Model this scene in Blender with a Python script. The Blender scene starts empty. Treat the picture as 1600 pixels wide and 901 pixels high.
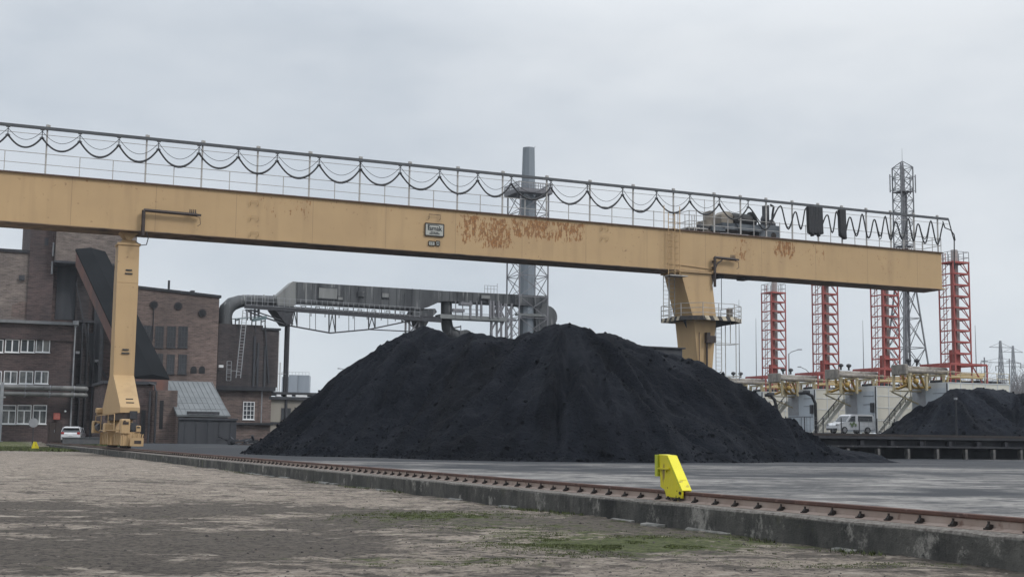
import bpy, math, random
import numpy as np
from mathutils import Vector, Matrix
random.seed(7); RNG = np.random.default_rng(7)
SC = bpy.context.scene; COL = SC.collection
R = math.radians
# ------------------------------------------------------------------ camera model (measured once from the photo)
FPX = 2030.0; PIT = math.atan(236/2030.0); ROL = 0.0115; CH = 1.40
_F = np.array([0, math.cos(PIT), math.sin(PIT)]); _R0 = np.array([1., 0, 0]); _U0 = np.array([0, -math.sin(PIT), math.cos(PIT)])
_R = _R0*math.cos(ROL)+_U0*math.sin(ROL); _U = -_R0*math.sin(ROL)+_U0*math.cos(ROL)
CAM = np.array([0, 0, CH])
AZ = R(23.8)                       # the yard's grid: e1 along the crane beam, e2 along the rails
E1 = np.array([math.cos(AZ), math.sin(AZ), 0]); E2 = np.array([-math.sin(AZ), math.cos(AZ), 0]); EZ = np.array([0, 0, 1.])
def ray(x, y): return _F*FPX+_R*(x-800)+_U*(450.5-y)
def W(x, y, Y):
    d = ray(x, y); return CAM+d*(Y/d[1])
def onplane(x, y, P0, n):
    d = ray(x, y); return CAM+d*(np.dot(P0-CAM, n)/np.dot(d, n))
def ground(x, y, z=0.0): return onplane(x, y, np.array([0, 0, z]), EZ)
def st(P): return float(np.dot(P, E1)), float(np.dot(P, E2))
class Frame:
    """local axes x = e1, y = e2, z = up at an origin on the site"""
    def __init__(s, o): s.o = np.array(o, float)
    def px(s, x, y, dy=0.0):
        P = onplane(x, y, s.o+E2*dy, E2)-s.o; return float(np.dot(P, E1)), float(P[2])
    def pt(s, x, y, dy=0.0):
        a, b = s.px(x, y, dy); return (a, dy, b)
    def side(s, x, y, dx=0.0):
        P = onplane(x, y, s.o+E1*dx, E1)-s.o; return float(np.dot(P, E2)), float(P[2])
# ------------------------------------------------------------------ noise
def _hash(ix, iy, seed):
    n = (ix.astype(np.int64)*374761393+iy.astype(np.int64)*668265263+seed*1442695041) & 0x7fffffff
    n = ((n ^ (n >> 13))*1274126177) & 0x7fffffff
    return ((n ^ (n >> 16)) & 0xffff)/65535.0
def vnoise(x, y, seed=0):
    x = np.asarray(x, float); y = np.asarray(y, float)
    ix = np.floor(x); iy = np.floor(y); fx = x-ix; fy = y-iy
    fx = fx*fx*fx*(fx*(fx*6-15)+10); fy = fy*fy*fy*(fy*(fy*6-15)+10)
    a = _hash(ix, iy, seed); b = _hash(ix+1, iy, seed); c = _hash(ix, iy+1, seed); d = _hash(ix+1, iy+1, seed)
    return (a+(b-a)*fx)*(1-fy)+(c+(d-c)*fx)*fy
def fbm(x, y, oct=4, seed=0):
    v = 0; a = .5; t = 0
    for k in range(oct):
        v = v+a*(vnoise(x, y, seed+k*17)-.5); t += a; a *= .5; x = x*2.03+11.3; y = y*2.03+5.7
    return v/t*2
def sstep(v, a, b):
    t = np.clip((np.asarray(v, float)-a)/(b-a), 0, 1); return t*t*(3-2*t)
# ------------------------------------------------------------------ materials
def newmat(name):
    m = bpy.data.materials.new(name); m.use_nodes = True
    nt = m.node_tree; b = nt.nodes['Principled BSDF']; return m, nt, b
def nd(nt, t, **kw):
    n = nt.nodes.new(t)
    for k, v in kw.items():
        if k in n.inputs: n.inputs[k].default_value = v
        else: setattr(n, k, v)
    return n
def mixc(nt, fac, a, b, mode='MIX'):
    n = nt.nodes.new('ShaderNodeMix'); n.data_type = 'RGBA'; n.blend_type = mode
    for sock, v in ((n.inputs[0], fac), (n.inputs[6], a), (n.inputs[7], b)):
        if hasattr(v, 'links') or hasattr(v, 'is_linked'): nt.links.new(v, sock)
        elif isinstance(v, (int, float)): sock.default_value = v
        else: sock.default_value = (*v, 1)
    return n.outputs[2]
def math_(nt, op, a, b=0.0, c=0.0):
    n = nt.nodes.new('ShaderNodeMath'); n.operation = op
    for sock, v in zip(n.inputs, (a, b, c)):
        if hasattr(v, 'is_linked'): nt.links.new(v, sock)
        else: sock.default_value = v
    return n.outputs[0]
def ramp(nt, v, a, b):
    n = nt.nodes.new('ShaderNodeMapRange'); n.inputs[1].default_value = a; n.inputs[2].default_value = b
    nt.links.new(v, n.inputs[0]); return n.outputs[0]
def coords(nt, scale=(1, 1, 1), rot=(0, 0, 0), loc=(0, 0, 0)):
    tc = nt.nodes.new('ShaderNodeTexCoord'); mp = nt.nodes.new('ShaderNodeMapping')
    mp.inputs['Scale'].default_value = scale; mp.inputs['Rotation'].default_value = rot; mp.inputs['Location'].default_value = loc
    nt.links.new(tc.outputs['Object'], mp.inputs['Vector']); return mp.outputs[0]
def noise(nt, scale, vec=None, detail=4, rough=.55, stretch=(1, 1, 1)):
    n = nt.nodes.new('ShaderNodeTexNoise'); n.inputs['Scale'].default_value = scale
    n.inputs['Detail'].default_value = detail; n.inputs['Roughness'].default_value = rough
    nt.links.new(vec if vec is not None else coords(nt, stretch), n.inputs['Vector']); return n.outputs['Fac']
def bump(nt, b, h, strength=.3, dist=.05):
    n = nt.nodes.new('ShaderNodeBump'); n.inputs['Strength'].default_value = strength; n.inputs['Distance'].default_value = dist
    nt.links.new(h, n.inputs['Height']); nt.links.new(n.outputs[0], b.inputs['Normal'])
def mat(name, c, c2=None, scale=1.0, rough=.6, metal=0.0, stretch=(1, 1, 1), lo=.35, hi=.65, c3=None, scale3=6., lo3=.58, hi3=.68, stretch3=None, bmp=0.0, spec=.4, vary=0.0):
    m, nt, b = newmat(name)
    c2 = c2 or tuple(v*.75 for v in c)
    col = mixc(nt, ramp(nt, noise(nt, scale, stretch=stretch), lo, hi), c, c2)
    if c3: col = mixc(nt, ramp(nt, noise(nt, scale3, stretch=stretch3 or stretch, detail=6), lo3, hi3), col, c3)
    if vary:
        oi = nt.nodes.new('ShaderNodeObjectInfo')
        col = mixc(nt, math_(nt, 'MULTIPLY', oi.outputs['Random'], vary), col, (0, 0, 0))
    nt.links.new(col, b.inputs['Base Color']); b.inputs['Roughness'].default_value = rough; b.inputs['Metallic'].default_value = metal
    b.inputs['Specular IOR Level'].default_value = spec
    if bmp: bump(nt, b, noise(nt, scale*6, detail=5), bmp, .04)
    return m
V = (1, 1, .12)       # vertical streaks
H = (.3, .3, 1)
MT = {}
MT['steel_grey'] = mat('galvanised_steel', (.30, .31, .32), (.22, .23, .25), 2, .55, .2)
MT['rail_grey'] = mat('painted_handrail', (.42, .41, .40), (.30, .29, .27), 3, .5)
MT['dark_steel'] = mat('dark_steel', (.045, .048, .055), (.03, .03, .035), 3, .55)
MT['cable'] = mat('rubber_cable', (.02, .022, .026), (.03, .03, .033), 4, .6)
MT['black'] = mat('black_rubber', (.012, .013, .016), None, 4, .6)
MT['festoon'] = mat('festoon_rail_steel', (.055, .06, .07), (.08, .085, .09), 1.5, .5)
MT['brown_tube'] = mat('brown_tube', (.035, .028, .027), (.05, .035, .03), 5, .5)
MT['chimney'] = mat('chimney_steel', (.205, .235, .265), (.165, .19, .215), .5, .5, .1, V, .3, .7, (.11, .125, .14), 1.2, .62, .75, V)
MT['lattice'] = mat('weathered_lattice', (.14, .14, .155), (.185, .185, .20), 2, .6)
MT['mast_grey'] = mat('mast_grey_steel', (.17, .175, .19), (.13, .135, .145), 2, .6)
MT['duct'] = mat('weathered_duct', (.085, .09, .095), (.034, .037, .042), .55, .6, .1, (1, 1, .16), .38, .62, (.23, .235, .235), 1.5, .56, .72, (1.6, 1.6, .14))
MT['duct_light'] = mat('pale_duct_sheet', (.23, .235, .23), (.15, .155, .155), 1.2, .55, .1, V, .3, .7, (.12, .12, .12), 1.5, .6, .8, V)
MT['red_steel'] = mat('red_lattice_paint', (.37, .090, .078), (.30, .075, .068), 2, .5, vary=.12)
MT['pale_red'] = mat('faded_red_paint', (.34, .13, .115), (.27, .10, .09), 2, .5)
MT['stack_grey'] = mat('grey_stack', (.42, .385, .37), (.33, .28, .265), 1.5, .45, .2, V)
MT['container'] = mat('pale_container', (.60, .63, .65), (.52, .55, .57), .6, .5, 0, V, vary=.1)
MT['container_side'] = mat('cream_container_side', (.64, .62, .55), (.54, .53, .47), .7, .5, 0, V, vary=.1)
MT['door_grey'] = mat('grey_door', (.50, .55, .60), (.44, .49, .54), 1.2, .5, 0, V)
MT['louvre'] = mat('louvre_grey', (.33, .345, .37), (.29, .30, .32), 4, .6)
MT['cream_pipe'] = mat('cream_pipe', (.50, .43, .27), (.40, .34, .22), 2, .5, vary=.15)
MT['ochre'] = mat('ochre_pipe', (.42, .27, .06), (.34, .22, .06), 2, .5, vary=.15)
MT['white'] = mat('white_paint', (.72, .73, .74), (.64, .65, .66), 2, .4)
MT['car_white'] = mat('white_car_paint', (.66, .67, .69), (.58, .59, .61), 1, .25, spec=.5)
MT['glass'] = mat('dark_glass', (.03, .035, .042), (.05, .055, .062), 1.2, .12, spec=.6)
MT['window_glass'] = mat('office_glass', (.035, .045, .05), (.13, .15, .155), .5, .15, spec=.5, lo=.45, hi=.6)
MT['tyre'] = mat('tyre', (.02, .02, .021), None, 5, .8)
MT['rim'] = mat('alloy_rim', (.35, .35, .36), None, 5, .4, .6)
MT['lamp_red'] = mat('red_lens', (.35, .02, .02), None, 5, .3)
MT['red_box'] = mat('red_cabinet', (.55, .12, .09), None, 3, .5)
MT['green_mark'] = mat('green_mark', (.14, .21, .09), None, 3, .5)
MT['planter'] = mat('dark_concrete_planter', (.07, .075, .08), (.10, .10, .105), 2, .8)
MT['tin_roof'] = mat('tin_roof', (.15, .16, .165), (.105, .115, .12), .7, .5, .3, (1, 1, 1), .3, .7, (.08, .085, .085), 2.5, .6, .8)
MT['tar'] = mat('tarred_boards', (.035, .038, .046), (.05, .053, .06), 1.5, .75, 0, V)
MT['gallery'] = mat('gallery_roofing', (.0135, .0150, .0170), (.010, .011, .0125), .3, .95, spec=.05)
MT['rust_sheet'] = mat('rusty_sheet', (.15, .075, .06), (.08, .06, .06), .8, .7, 0, (1, 1, .4))
MT['render'] = mat('grey_render', (.30, .28, .24), (.24, .22, .19), .6, .8, 0, V)
MT['teal'] = mat('weathered_teal_sheet', (.13, .19, .20), (.09, .12, .13), 1, .6)
MT['pipe_ins'] = mat('pipe_insulation', (.22, .22, .215), (.13, .13, .13), .9, .5, .2, (1, 1, 1), .3, .7, (.06, .06, .06), 1.6, .6, .72)
MT['bark'] = mat('bare_bark', (.16, .15, .15), (.20, .19, .19), 2, .9)
MT['plate'] = mat('sign_plate', (.42, .42, .38), (.34, .35, .32), 1.5, .5)
MT['ink'] = mat('sign_ink', (.03, .035, .04), None, 3, .6)
MT['concrete_dark'] = mat('sooty_concrete', (.022, .023, .028), (.04, .041, .046), 1.2, .85, 0, V, .35, .7, (.11, .107, .104), 3, .64, .76, V)
MT['silo'] = mat('silo_steel', (.30, .33, .37), (.24, .27, .31), .25, .5, .1, V)
MT['trolley_blue'] = mat('blue_grey_machine', (.13, .15, .17), (.09, .105, .12), 1, .5)
MT['trolley_tan'] = mat('tan_machine', (.24, .21, .17), (.16, .14, .12), 1.2, .6)
MT['web'] = mat('rail_web_dust', (.33, .27, .235), (.24, .18, .15), 1.5, .85, 0, (1, 1, 1), .3, .7, (.14, .085, .065), 6, .6, .75)
MT['head'] = mat('rail_head_rust', (.115, .058, .043), (.075, .042, .035), 2.5, .6, .2, c3=(.16, .10, .085), scale3=9)
MT['clip'] = mat('rail_clip_iron', (.018, .015, .014), (.032, .023, .02), 6, .7)
MT['buffer'] = mat('yellow_buffer_paint', (.60, .52, .012), (.52, .45, .016), 3, .42, 0, (1, 1, 1), .3, .7, (.22, .15, .035), 4.5, .575, .66, stretch3=(1.4, 1.4, .45), bmp=.2)
MT['buffer_worn'] = mat('buffer_chipped_edge', (.10, .075, .03), (.30, .25, .03), 14, .8)
MT['buffer_green'] = mat('yellow_plate_shaded', (.42, .45, .03), (.34, .37, .03), 4, .5)  # shade on the buffer plate put into a darker, greener yellow
MT['grass'] = mat('grass_blades', (.078, .098, .030), (.05, .058, .024), 3, .8, spec=.2)
MT['stone'] = mat('loose_stone', (.15, .132, .116), (.04, .037, .036), .6, .9, lo=.42, hi=.58, spec=.2)

_m, _nt, _b = newmat('office_glass_blinds'); _oi = _nt.nodes.new('ShaderNodeObjectInfo')
_c = mixc(_nt, ramp(_nt, _oi.outputs['Random'], .45, .55), (.035, .045, .05), (.16, .165, .16)); _c = mixc(_nt, ramp(_nt, noise(_nt, 1.3, stretch=(1, 1, .5)), .42, .6), _c, (.03, .038, .044))
_nt.links.new(_c, _b.inputs['Base Color']); _b.inputs['Roughness'].default_value = .15; MT['window_glass'] = _m
def yellow_paint(name, rust):
    """ochre crane paint with vertical grime; rust: zones (x0,x1,z0,z1,strength) on the girder"""
    m, nt, b = newmat(name)
    base = mixc(nt, ramp(nt, noise(nt, .35, detail=3), .3, .7), (.462, .318, .168), (.415, .283, .150))
    base = mixc(nt, math_(nt, 'MULTIPLY', ramp(nt, noise(nt, 1.1, stretch=(1, 1, .10), detail=5), .52, .80), .5), base, (.27, .18, .10))
    base = mixc(nt, math_(nt, 'MULTIPLY', ramp(nt, noise(nt, 3.5, detail=6), .66, .74), .7), base, (.18, .10, .05))
    if rust:
        tc = nt.nodes.new('ShaderNodeTexCoord'); sp = nt.nodes.new('ShaderNodeSeparateXYZ'); nt.links.new(tc.outputs['Object'], sp.inputs[0])
        tot = None
        for (x0, x1, z0, z1, k) in rust:
            sx = max(.5, (x1-x0)*.12)
            a = math_(nt, 'MULTIPLY', ramp(nt, sp.outputs[0], x0, x0+sx), ramp(nt, sp.outputs[0], x1, x1-sx))
            c = math_(nt, 'MULTIPLY', ramp(nt, sp.outputs[2], z0, z0+.5), ramp(nt, sp.outputs[2], z1, z1-.15))
            v = math_(nt, 'MULTIPLY', math_(nt, 'MULTIPLY', a, c), k)
            tot = v if tot is None else math_(nt, 'MAXIMUM', tot, v)
        n1 = noise(nt, 2.2, stretch=(1.2, 1.2, .7), detail=10, rough=.78); n2 = noise(nt, 6.0, stretch=(1.3, 1.3, .30), detail=4, rough=.6)
        nn = math_(nt, 'ADD', math_(nt, 'MULTIPLY', n1, .62), math_(nt, 'MULTIPLY', n2, .38))
        thr = math_(nt, 'ADD', nn, math_(nt, 'MULTIPLY', tot, .135))
        mask = math_(nt, 'MULTIPLY', ramp(nt, thr, .605, .64), math_(nt, 'GREATER_THAN', tot, .02))
        rc = mixc(nt, ramp(nt, noise(nt, 7, detail=4), .35, .65), (.30, .125, .030), (.15, .066, .026))
        base = mixc(nt, math_(nt, 'MULTIPLY', mask, .9), base, rc)
        # vertical plate joints
        fr = math_(nt, 'FRACT', math_(nt, 'MULTIPLY', math_(nt, 'ADD', sp.outputs[0], 60.0), 1/5.6))
        ln = math_(nt, 'LESS_THAN', fr, .006)
        base = mixc(nt, math_(nt, 'MULTIPLY', ln, .55), base, (.16, .10, .06))
    nt.links.new(base, b.inputs['Base Color']); b.inputs['Roughness'].default_value = .55; b.inputs['Specular IOR Level'].default_value = .35
    bump(nt, b, noise(nt, .8, detail=2), .12, .05)
    return m
def brick(name, c, c2, soot, soot_amt=.5, scale=1.0):
    m, nt, b = newmat(name)
    tc = nt.nodes.new('ShaderNodeTexCoord'); sp = nt.nodes.new('ShaderNodeSeparateXYZ'); nt.links.new(tc.outputs['Object'], sp.inputs[0])
    cb = nt.nodes.new('ShaderNodeCombineXYZ')
    nt.links.new(math_(nt, 'ADD', sp.outputs[0], sp.outputs[1]), cb.inputs[0]); nt.links.new(sp.outputs[2], cb.inputs[1])
    bt = nt.nodes.new('ShaderNodeTexBrick'); nt.links.new(cb.outputs[0], bt.inputs['Vector'])
    bt.inputs['Scale'].default_value = 1.0; bt.inputs['Brick Width'].default_value = .52*scale; bt.inputs['Row Height'].default_value = .19*scale; bt.inputs['Mortar Size'].default_value = .022
    bt.inputs['Color1'].default_value = (*c, 1); bt.inputs['Color2'].default_value = (*c2, 1); bt.inputs['Mortar'].default_value = (*[v*1.5+.02 for v in c2], 1)
    col = bt.outputs['Color']
    col = mixc(nt, ramp(nt, noise(nt, 1.6, stretch=(.35, .35, 1.6), detail=8, rough=.78), .44, .62), col, tuple(v*1.55 for v in c))
    col = mixc(nt, ramp(nt, noise(nt, 3.2, stretch=(.3, .3, 1.8), detail=6, rough=.75), .50, .66), col, tuple(v*.45 for v in c))
    col = mixc(nt, math_(nt, 'MULTIPLY', ramp(nt, noise(nt, .16, detail=6, rough=.62), .38, .66), soot_amt), col, soot)
    col = mixc(nt, math_(nt, 'MULTIPLY', ramp(nt, noise(nt, .5, stretch=(1, 1, .12), detail=4), .55, .8), .6), col, soot)
    nt.links.new(col, b.inputs['Base Color']); b.inputs['Roughness'].default_value = .9; b.inputs['Specular IOR Level'].default_value = .2
    return m
MT['brick_dark'] = brick('sooty_dark_brick', (.092, .066, .062), (.066, .051, .050), (.030, .030, .034), .55)
MT['brick_grey'] = brick('weathered_grey_brick', (.165, .138, .122), (.125, .104, .096), (.07, .063, .061), .5)
MT['brick_red'] = brick('red_brown_brick', (.158, .118, .104), (.120, .092, .083), (.055, .048, .047), .6)
MT['brick_black'] = brick('blackened_brick', (.070, .058, .057), (.052, .046, .047), (.027, .027, .031), .6)

def coal_mat(name, k=1.0):
    m, nt, b = newmat(name)
    vec = coords(nt)
    col = mixc(nt, ramp(nt, noise(nt, .45, vec, detail=8, rough=.68), .40, .60), (.0040*k, .0058*k, .0105*k), (.0075*k, .0100*k, .0162*k))
    at = nt.nodes.new('ShaderNodeAttribute'); at.attribute_name = 'stain_shade'; sp = nt.nodes.new('ShaderNodeSeparateColor'); nt.links.new(at.outputs['Color'], sp.inputs[0])
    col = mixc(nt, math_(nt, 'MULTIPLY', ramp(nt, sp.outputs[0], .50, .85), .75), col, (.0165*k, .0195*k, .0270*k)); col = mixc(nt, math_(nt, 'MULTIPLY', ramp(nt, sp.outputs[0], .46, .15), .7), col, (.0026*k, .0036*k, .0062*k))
    col = mixc(nt, math_(nt, 'MULTIPLY', ramp(nt, noise(nt, 2.2, vec, detail=8, rough=.75), .45, .70), .6), col, (.0125*k, .0155*k, .0225*k))
    col = mixc(nt, math_(nt, 'MULTIPLY', ramp(nt, noise(nt, 7, vec, detail=4, rough=.8), .58, .68), .45), col, (.0030*k, .0038*k, .0060*k))
    nt.links.new(col, b.inputs['Base Color']); b.inputs['Roughness'].default_value = .85; b.inputs['Specular IOR Level'].default_value = .12
    h = math_(nt, 'ADD', noise(nt, 1.6, vec, detail=8, rough=.7), math_(nt, 'MULTIPLY', noise(nt, 9, vec, detail=4, rough=.7), .35))
    bump(nt, b, h, 1.0, .55)
    return m
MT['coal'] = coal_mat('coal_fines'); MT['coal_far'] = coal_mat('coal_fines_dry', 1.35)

def earth_mat():
    m, nt, b = newmat('gravel_yard_earth')
    vec = coords(nt)
    fine = noise(nt, 9, vec, detail=9, rough=.78); mid = noise(nt, .9, vec, detail=6, rough=.65)
    vs = coords(nt, (.62, 1, 1), (0, 0, R(10))); streak = noise(nt, 1.25, vs, detail=10, rough=.74)
    ru = noise(nt, 1.9, coords(nt, (.28, 1, 1), (0, 0, R(-18))), detail=9, rough=.72)
    col = mixc(nt, ramp(nt, mid, .34, .66), (.395, .335, .278), (.262, .222, .185))
    col = mixc(nt, ramp(nt, fine, .49, .60), col, (.098, .082, .070))
    col = mixc(nt, ramp(nt, noise(nt, 22, vec, detail=3, rough=.7), .58, .66), col, (.46, .41, .355))
    col = mixc(nt, math_(nt, 'MULTIPLY', ramp(nt, ru, .54, .64), .75), col, (.098, .084, .073))
    col = mixc(nt, math_(nt, 'MULTIPLY', ramp(nt, streak, .58, .70), .6), col, (.105, .092, .08))
    n3 = noise(nt, 2.1, coords(nt, (.7, 1, 1), (0, 0, R(12)), (5, 2, 0)), detail=4, rough=.6); n4 = noise(nt, 4.3, coords(nt, (.8, 1, 1), (0, 0, R(-9)), (1, 8, 0)), detail=3, rough=.55)
    col = mixc(nt, math_(nt, 'MULTIPLY', ramp(nt, n3, .585, .615), .75), col, (.085, .070, .060))
    col = mixc(nt, math_(nt, 'MULTIPLY', ramp(nt, n4, .62, .65), .7), col, (.065, .054, .047))
    col = mixc(nt, math_(nt, 'MULTIPLY', ramp(nt, n3, .40, .36), .6), col, (.50, .44, .37))
    at = nt.nodes.new('ShaderNodeAttribute'); at.attribute_name = 'stain_shade'
    sp = nt.nodes.new('ShaderNodeSeparateColor'); nt.links.new(at.outputs['Color'], sp.inputs[0])
    d = math_(nt, 'MULTIPLY', math_(nt, 'SUBTRACT', n3, .5), 2.6)
    d0 = d
    d = math_(nt, 'ADD', sp.outputs[0], math_(nt, 'MULTIPLY', math_(nt, 'SUBTRACT', streak, .5), 3.2))
    d = math_(nt, 'ADD', d, math_(nt, 'MULTIPLY', math_(nt, 'SUBTRACT', fine, .5), 1.0))
    d = math_(nt, 'ADD', d, d0)
    col = mixc(nt, math_(nt, 'MULTIPLY', ramp(nt, d, .38, .80), .88), col, mixc(nt, ramp(nt, fine, .45, .6), (.125, .107, .091), (.040, .036, .033)))
    g = math_(nt, 'ADD', sp.outputs[1], math_(nt, 'MULTIPLY', math_(nt, 'SUBTRACT', noise(nt, 2.2, vec, detail=10, rough=.8), .5), 4.2))
    col = mixc(nt, math_(nt, 'MULTIPLY', ramp(nt, g, .38, .75), .9), col, mixc(nt, ramp(nt, fine, .42, .60), (.105, .130, .036), (.042, .052, .022)))
    nt.links.new(col, b.inputs['Base Color']); b.inputs['Roughness'].default_value = .92; b.inputs['Specular IOR Level'].default_value = .2
    h = math_(nt, 'ADD', math_(nt, 'MULTIPLY', fine, 1.0), math_(nt, 'MULTIPLY', streak, .7))
    bump(nt, b, h, 1.0, .11)
    return m
MT['earth'] = earth_mat()
def yard_mat():
    m, nt, b = newmat('coal_dusted_asphalt')
    vec = coords(nt); vs = coords(nt, (.75, 1, 1), (0, 0, R(7)))
    st_ = noise(nt, .42, vs, detail=11, rough=.74); fi = noise(nt, 3, vec, detail=8, rough=.75)
    col = mixc(nt, ramp(nt, st_, .42, .57), (.235, .224, .210), (.058, .057, .058))
    col = mixc(nt, ramp(nt, fi, .54, .64), col, (.05, .05, .053))
    col = mixc(nt, ramp(nt, noise(nt, .9, vs, detail=8, rough=.75), .56, .63), col, (.20, .192, .185))
    n3 = noise(nt, 1.2, coords(nt, (.8, 1, 1), (0, 0, R(12)), (5, 2, 0)), detail=5, rough=.62); n4 = noise(nt, .40, coords(nt, (.8, 1, 1), (0, 0, R(-6)), (2, 3, 0)), detail=6, rough=.6)
    col = mixc(nt, math_(nt, 'MULTIPLY', ramp(nt, n3, .58, .62), .8), col, (.040, .041, .045))
    col = mixc(nt, math_(nt, 'MULTIPLY', ramp(nt, n4, .57, .62), .7), col, (.048, .047, .049))
    col = mixc(nt, math_(nt, 'MULTIPLY', ramp(nt, n3, .40, .35), .7), col, (.27, .258, .245))
    at = nt.nodes.new('ShaderNodeAttribute'); at.attribute_name = 'stain_shade'
    sp = nt.nodes.new('ShaderNodeSeparateColor'); nt.links.new(at.outputs['Color'], sp.inputs[0])
    col = mixc(nt, ramp(nt, math_(nt, 'ADD', sp.outputs[0], math_(nt, 'MULTIPLY', math_(nt, 'SUBTRACT', fi, .5), .9)), .3, .8), col, (.024, .026, .031))
    col = mixc(nt, ramp(nt, math_(nt, 'ADD', sp.outputs[1], math_(nt, 'MULTIPLY', math_(nt, 'SUBTRACT', fi, .5), .9)), .3, .8), col, (.06, .08, .03))
    nt.links.new(col, b.inputs['Base Color']); b.inputs['Roughness'].default_value = .8; b.inputs['Specular IOR Level'].default_value = .3
    bump(nt, b, math_(nt, 'ADD', fi, st_), .5, .05)
    return m
MT['yard'] = yard_mat()
def wall_mat():
    m, nt, b = newmat('stained_old_concrete')
    tc = nt.nodes.new('ShaderNodeTexCoord'); sp = nt.nodes.new('ShaderNodeSeparateXYZ'); nt.links.new(tc.outputs['Object'], sp.inputs[0])
    vec = coords(nt); dr = noise(nt, 1.5, coords(nt, (1, 1, .45)), detail=8, rough=.74); big = noise(nt, .8, vec, detail=6, rough=.65); fi = noise(nt, 14, vec, detail=6, rough=.75)
    col = mixc(nt, ramp(nt, dr, .38, .64), (.135, .130, .118), (.036, .036, .035))
    col = mixc(nt, math_(nt, 'MULTIPLY', ramp(nt, big, .42, .64), .8), col, (.058, .058, .055))
    col = mixc(nt, ramp(nt, noise(nt, 2.2, coords(nt, (.8, .8, .6)), detail=9, rough=.76), .56, .64), col, (.27, .258, .235))
    col = mixc(nt, ramp(nt, noise(nt, 1.1, coords(nt, (1, 1, .5), loc=(3, 7, 1)), detail=7, rough=.7), .60, .70), col, (.085, .088, .045))
    col = mixc(nt, ramp(nt, fi, .58, .68), col, (.03, .03, .03))
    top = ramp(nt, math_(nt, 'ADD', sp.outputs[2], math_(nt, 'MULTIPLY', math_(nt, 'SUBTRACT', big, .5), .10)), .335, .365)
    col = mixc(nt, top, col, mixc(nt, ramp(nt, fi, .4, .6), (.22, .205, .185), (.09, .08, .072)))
    nt.links.new(col, b.inputs['Base Color']); b.inputs['Roughness'].default_value = .9; b.inputs['Specular IOR Level'].default_value = .2
    bump(nt, b, math_(nt, 'ADD', fi, big), .7, .05)
    return m
MT['wall'] = wall_mat()
def stripes_mat(name, ax, per, c1, c2, slope=0.0):
    m, nt, b = newmat(name)
    tc = nt.nodes.new('ShaderNodeTexCoord'); sp = nt.nodes.new('ShaderNodeSeparateXYZ'); nt.links.new(tc.outputs['Object'], sp.inputs[0])
    v = math_(nt, 'ADD', sp.outputs[ax], math_(nt, 'MULTIPLY', sp.outputs[2], slope))
    if ax == 0: v = math_(nt, 'ADD', v, sp.outputs[1])
    f = math_(nt, 'FRACT', math_(nt, 'ADD', math_(nt, 'MULTIPLY', v, 1/per), 100.0))
    col = mixc(nt, math_(nt, 'GREATER_THAN', f, .5), c1, c2)
    col = mixc(nt, ramp(nt, noise(nt, 3, detail=5), .5, .75), col, (.10, .08, .06))
    nt.links.new(col, b.inputs['Base Color']); b.inputs['Roughness'].default_value = .55
    return m
MT['zebra'] = stripes_mat('hazard_stripes', 0, .8, (.55, .48, .36), (.03, .03, .032), .6)
MT['zebra_yellow'] = stripes_mat('hazard_stripes_yellow', 0, .42, (.52, .36, .16), (.035, .03, .028), .5)

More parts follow.
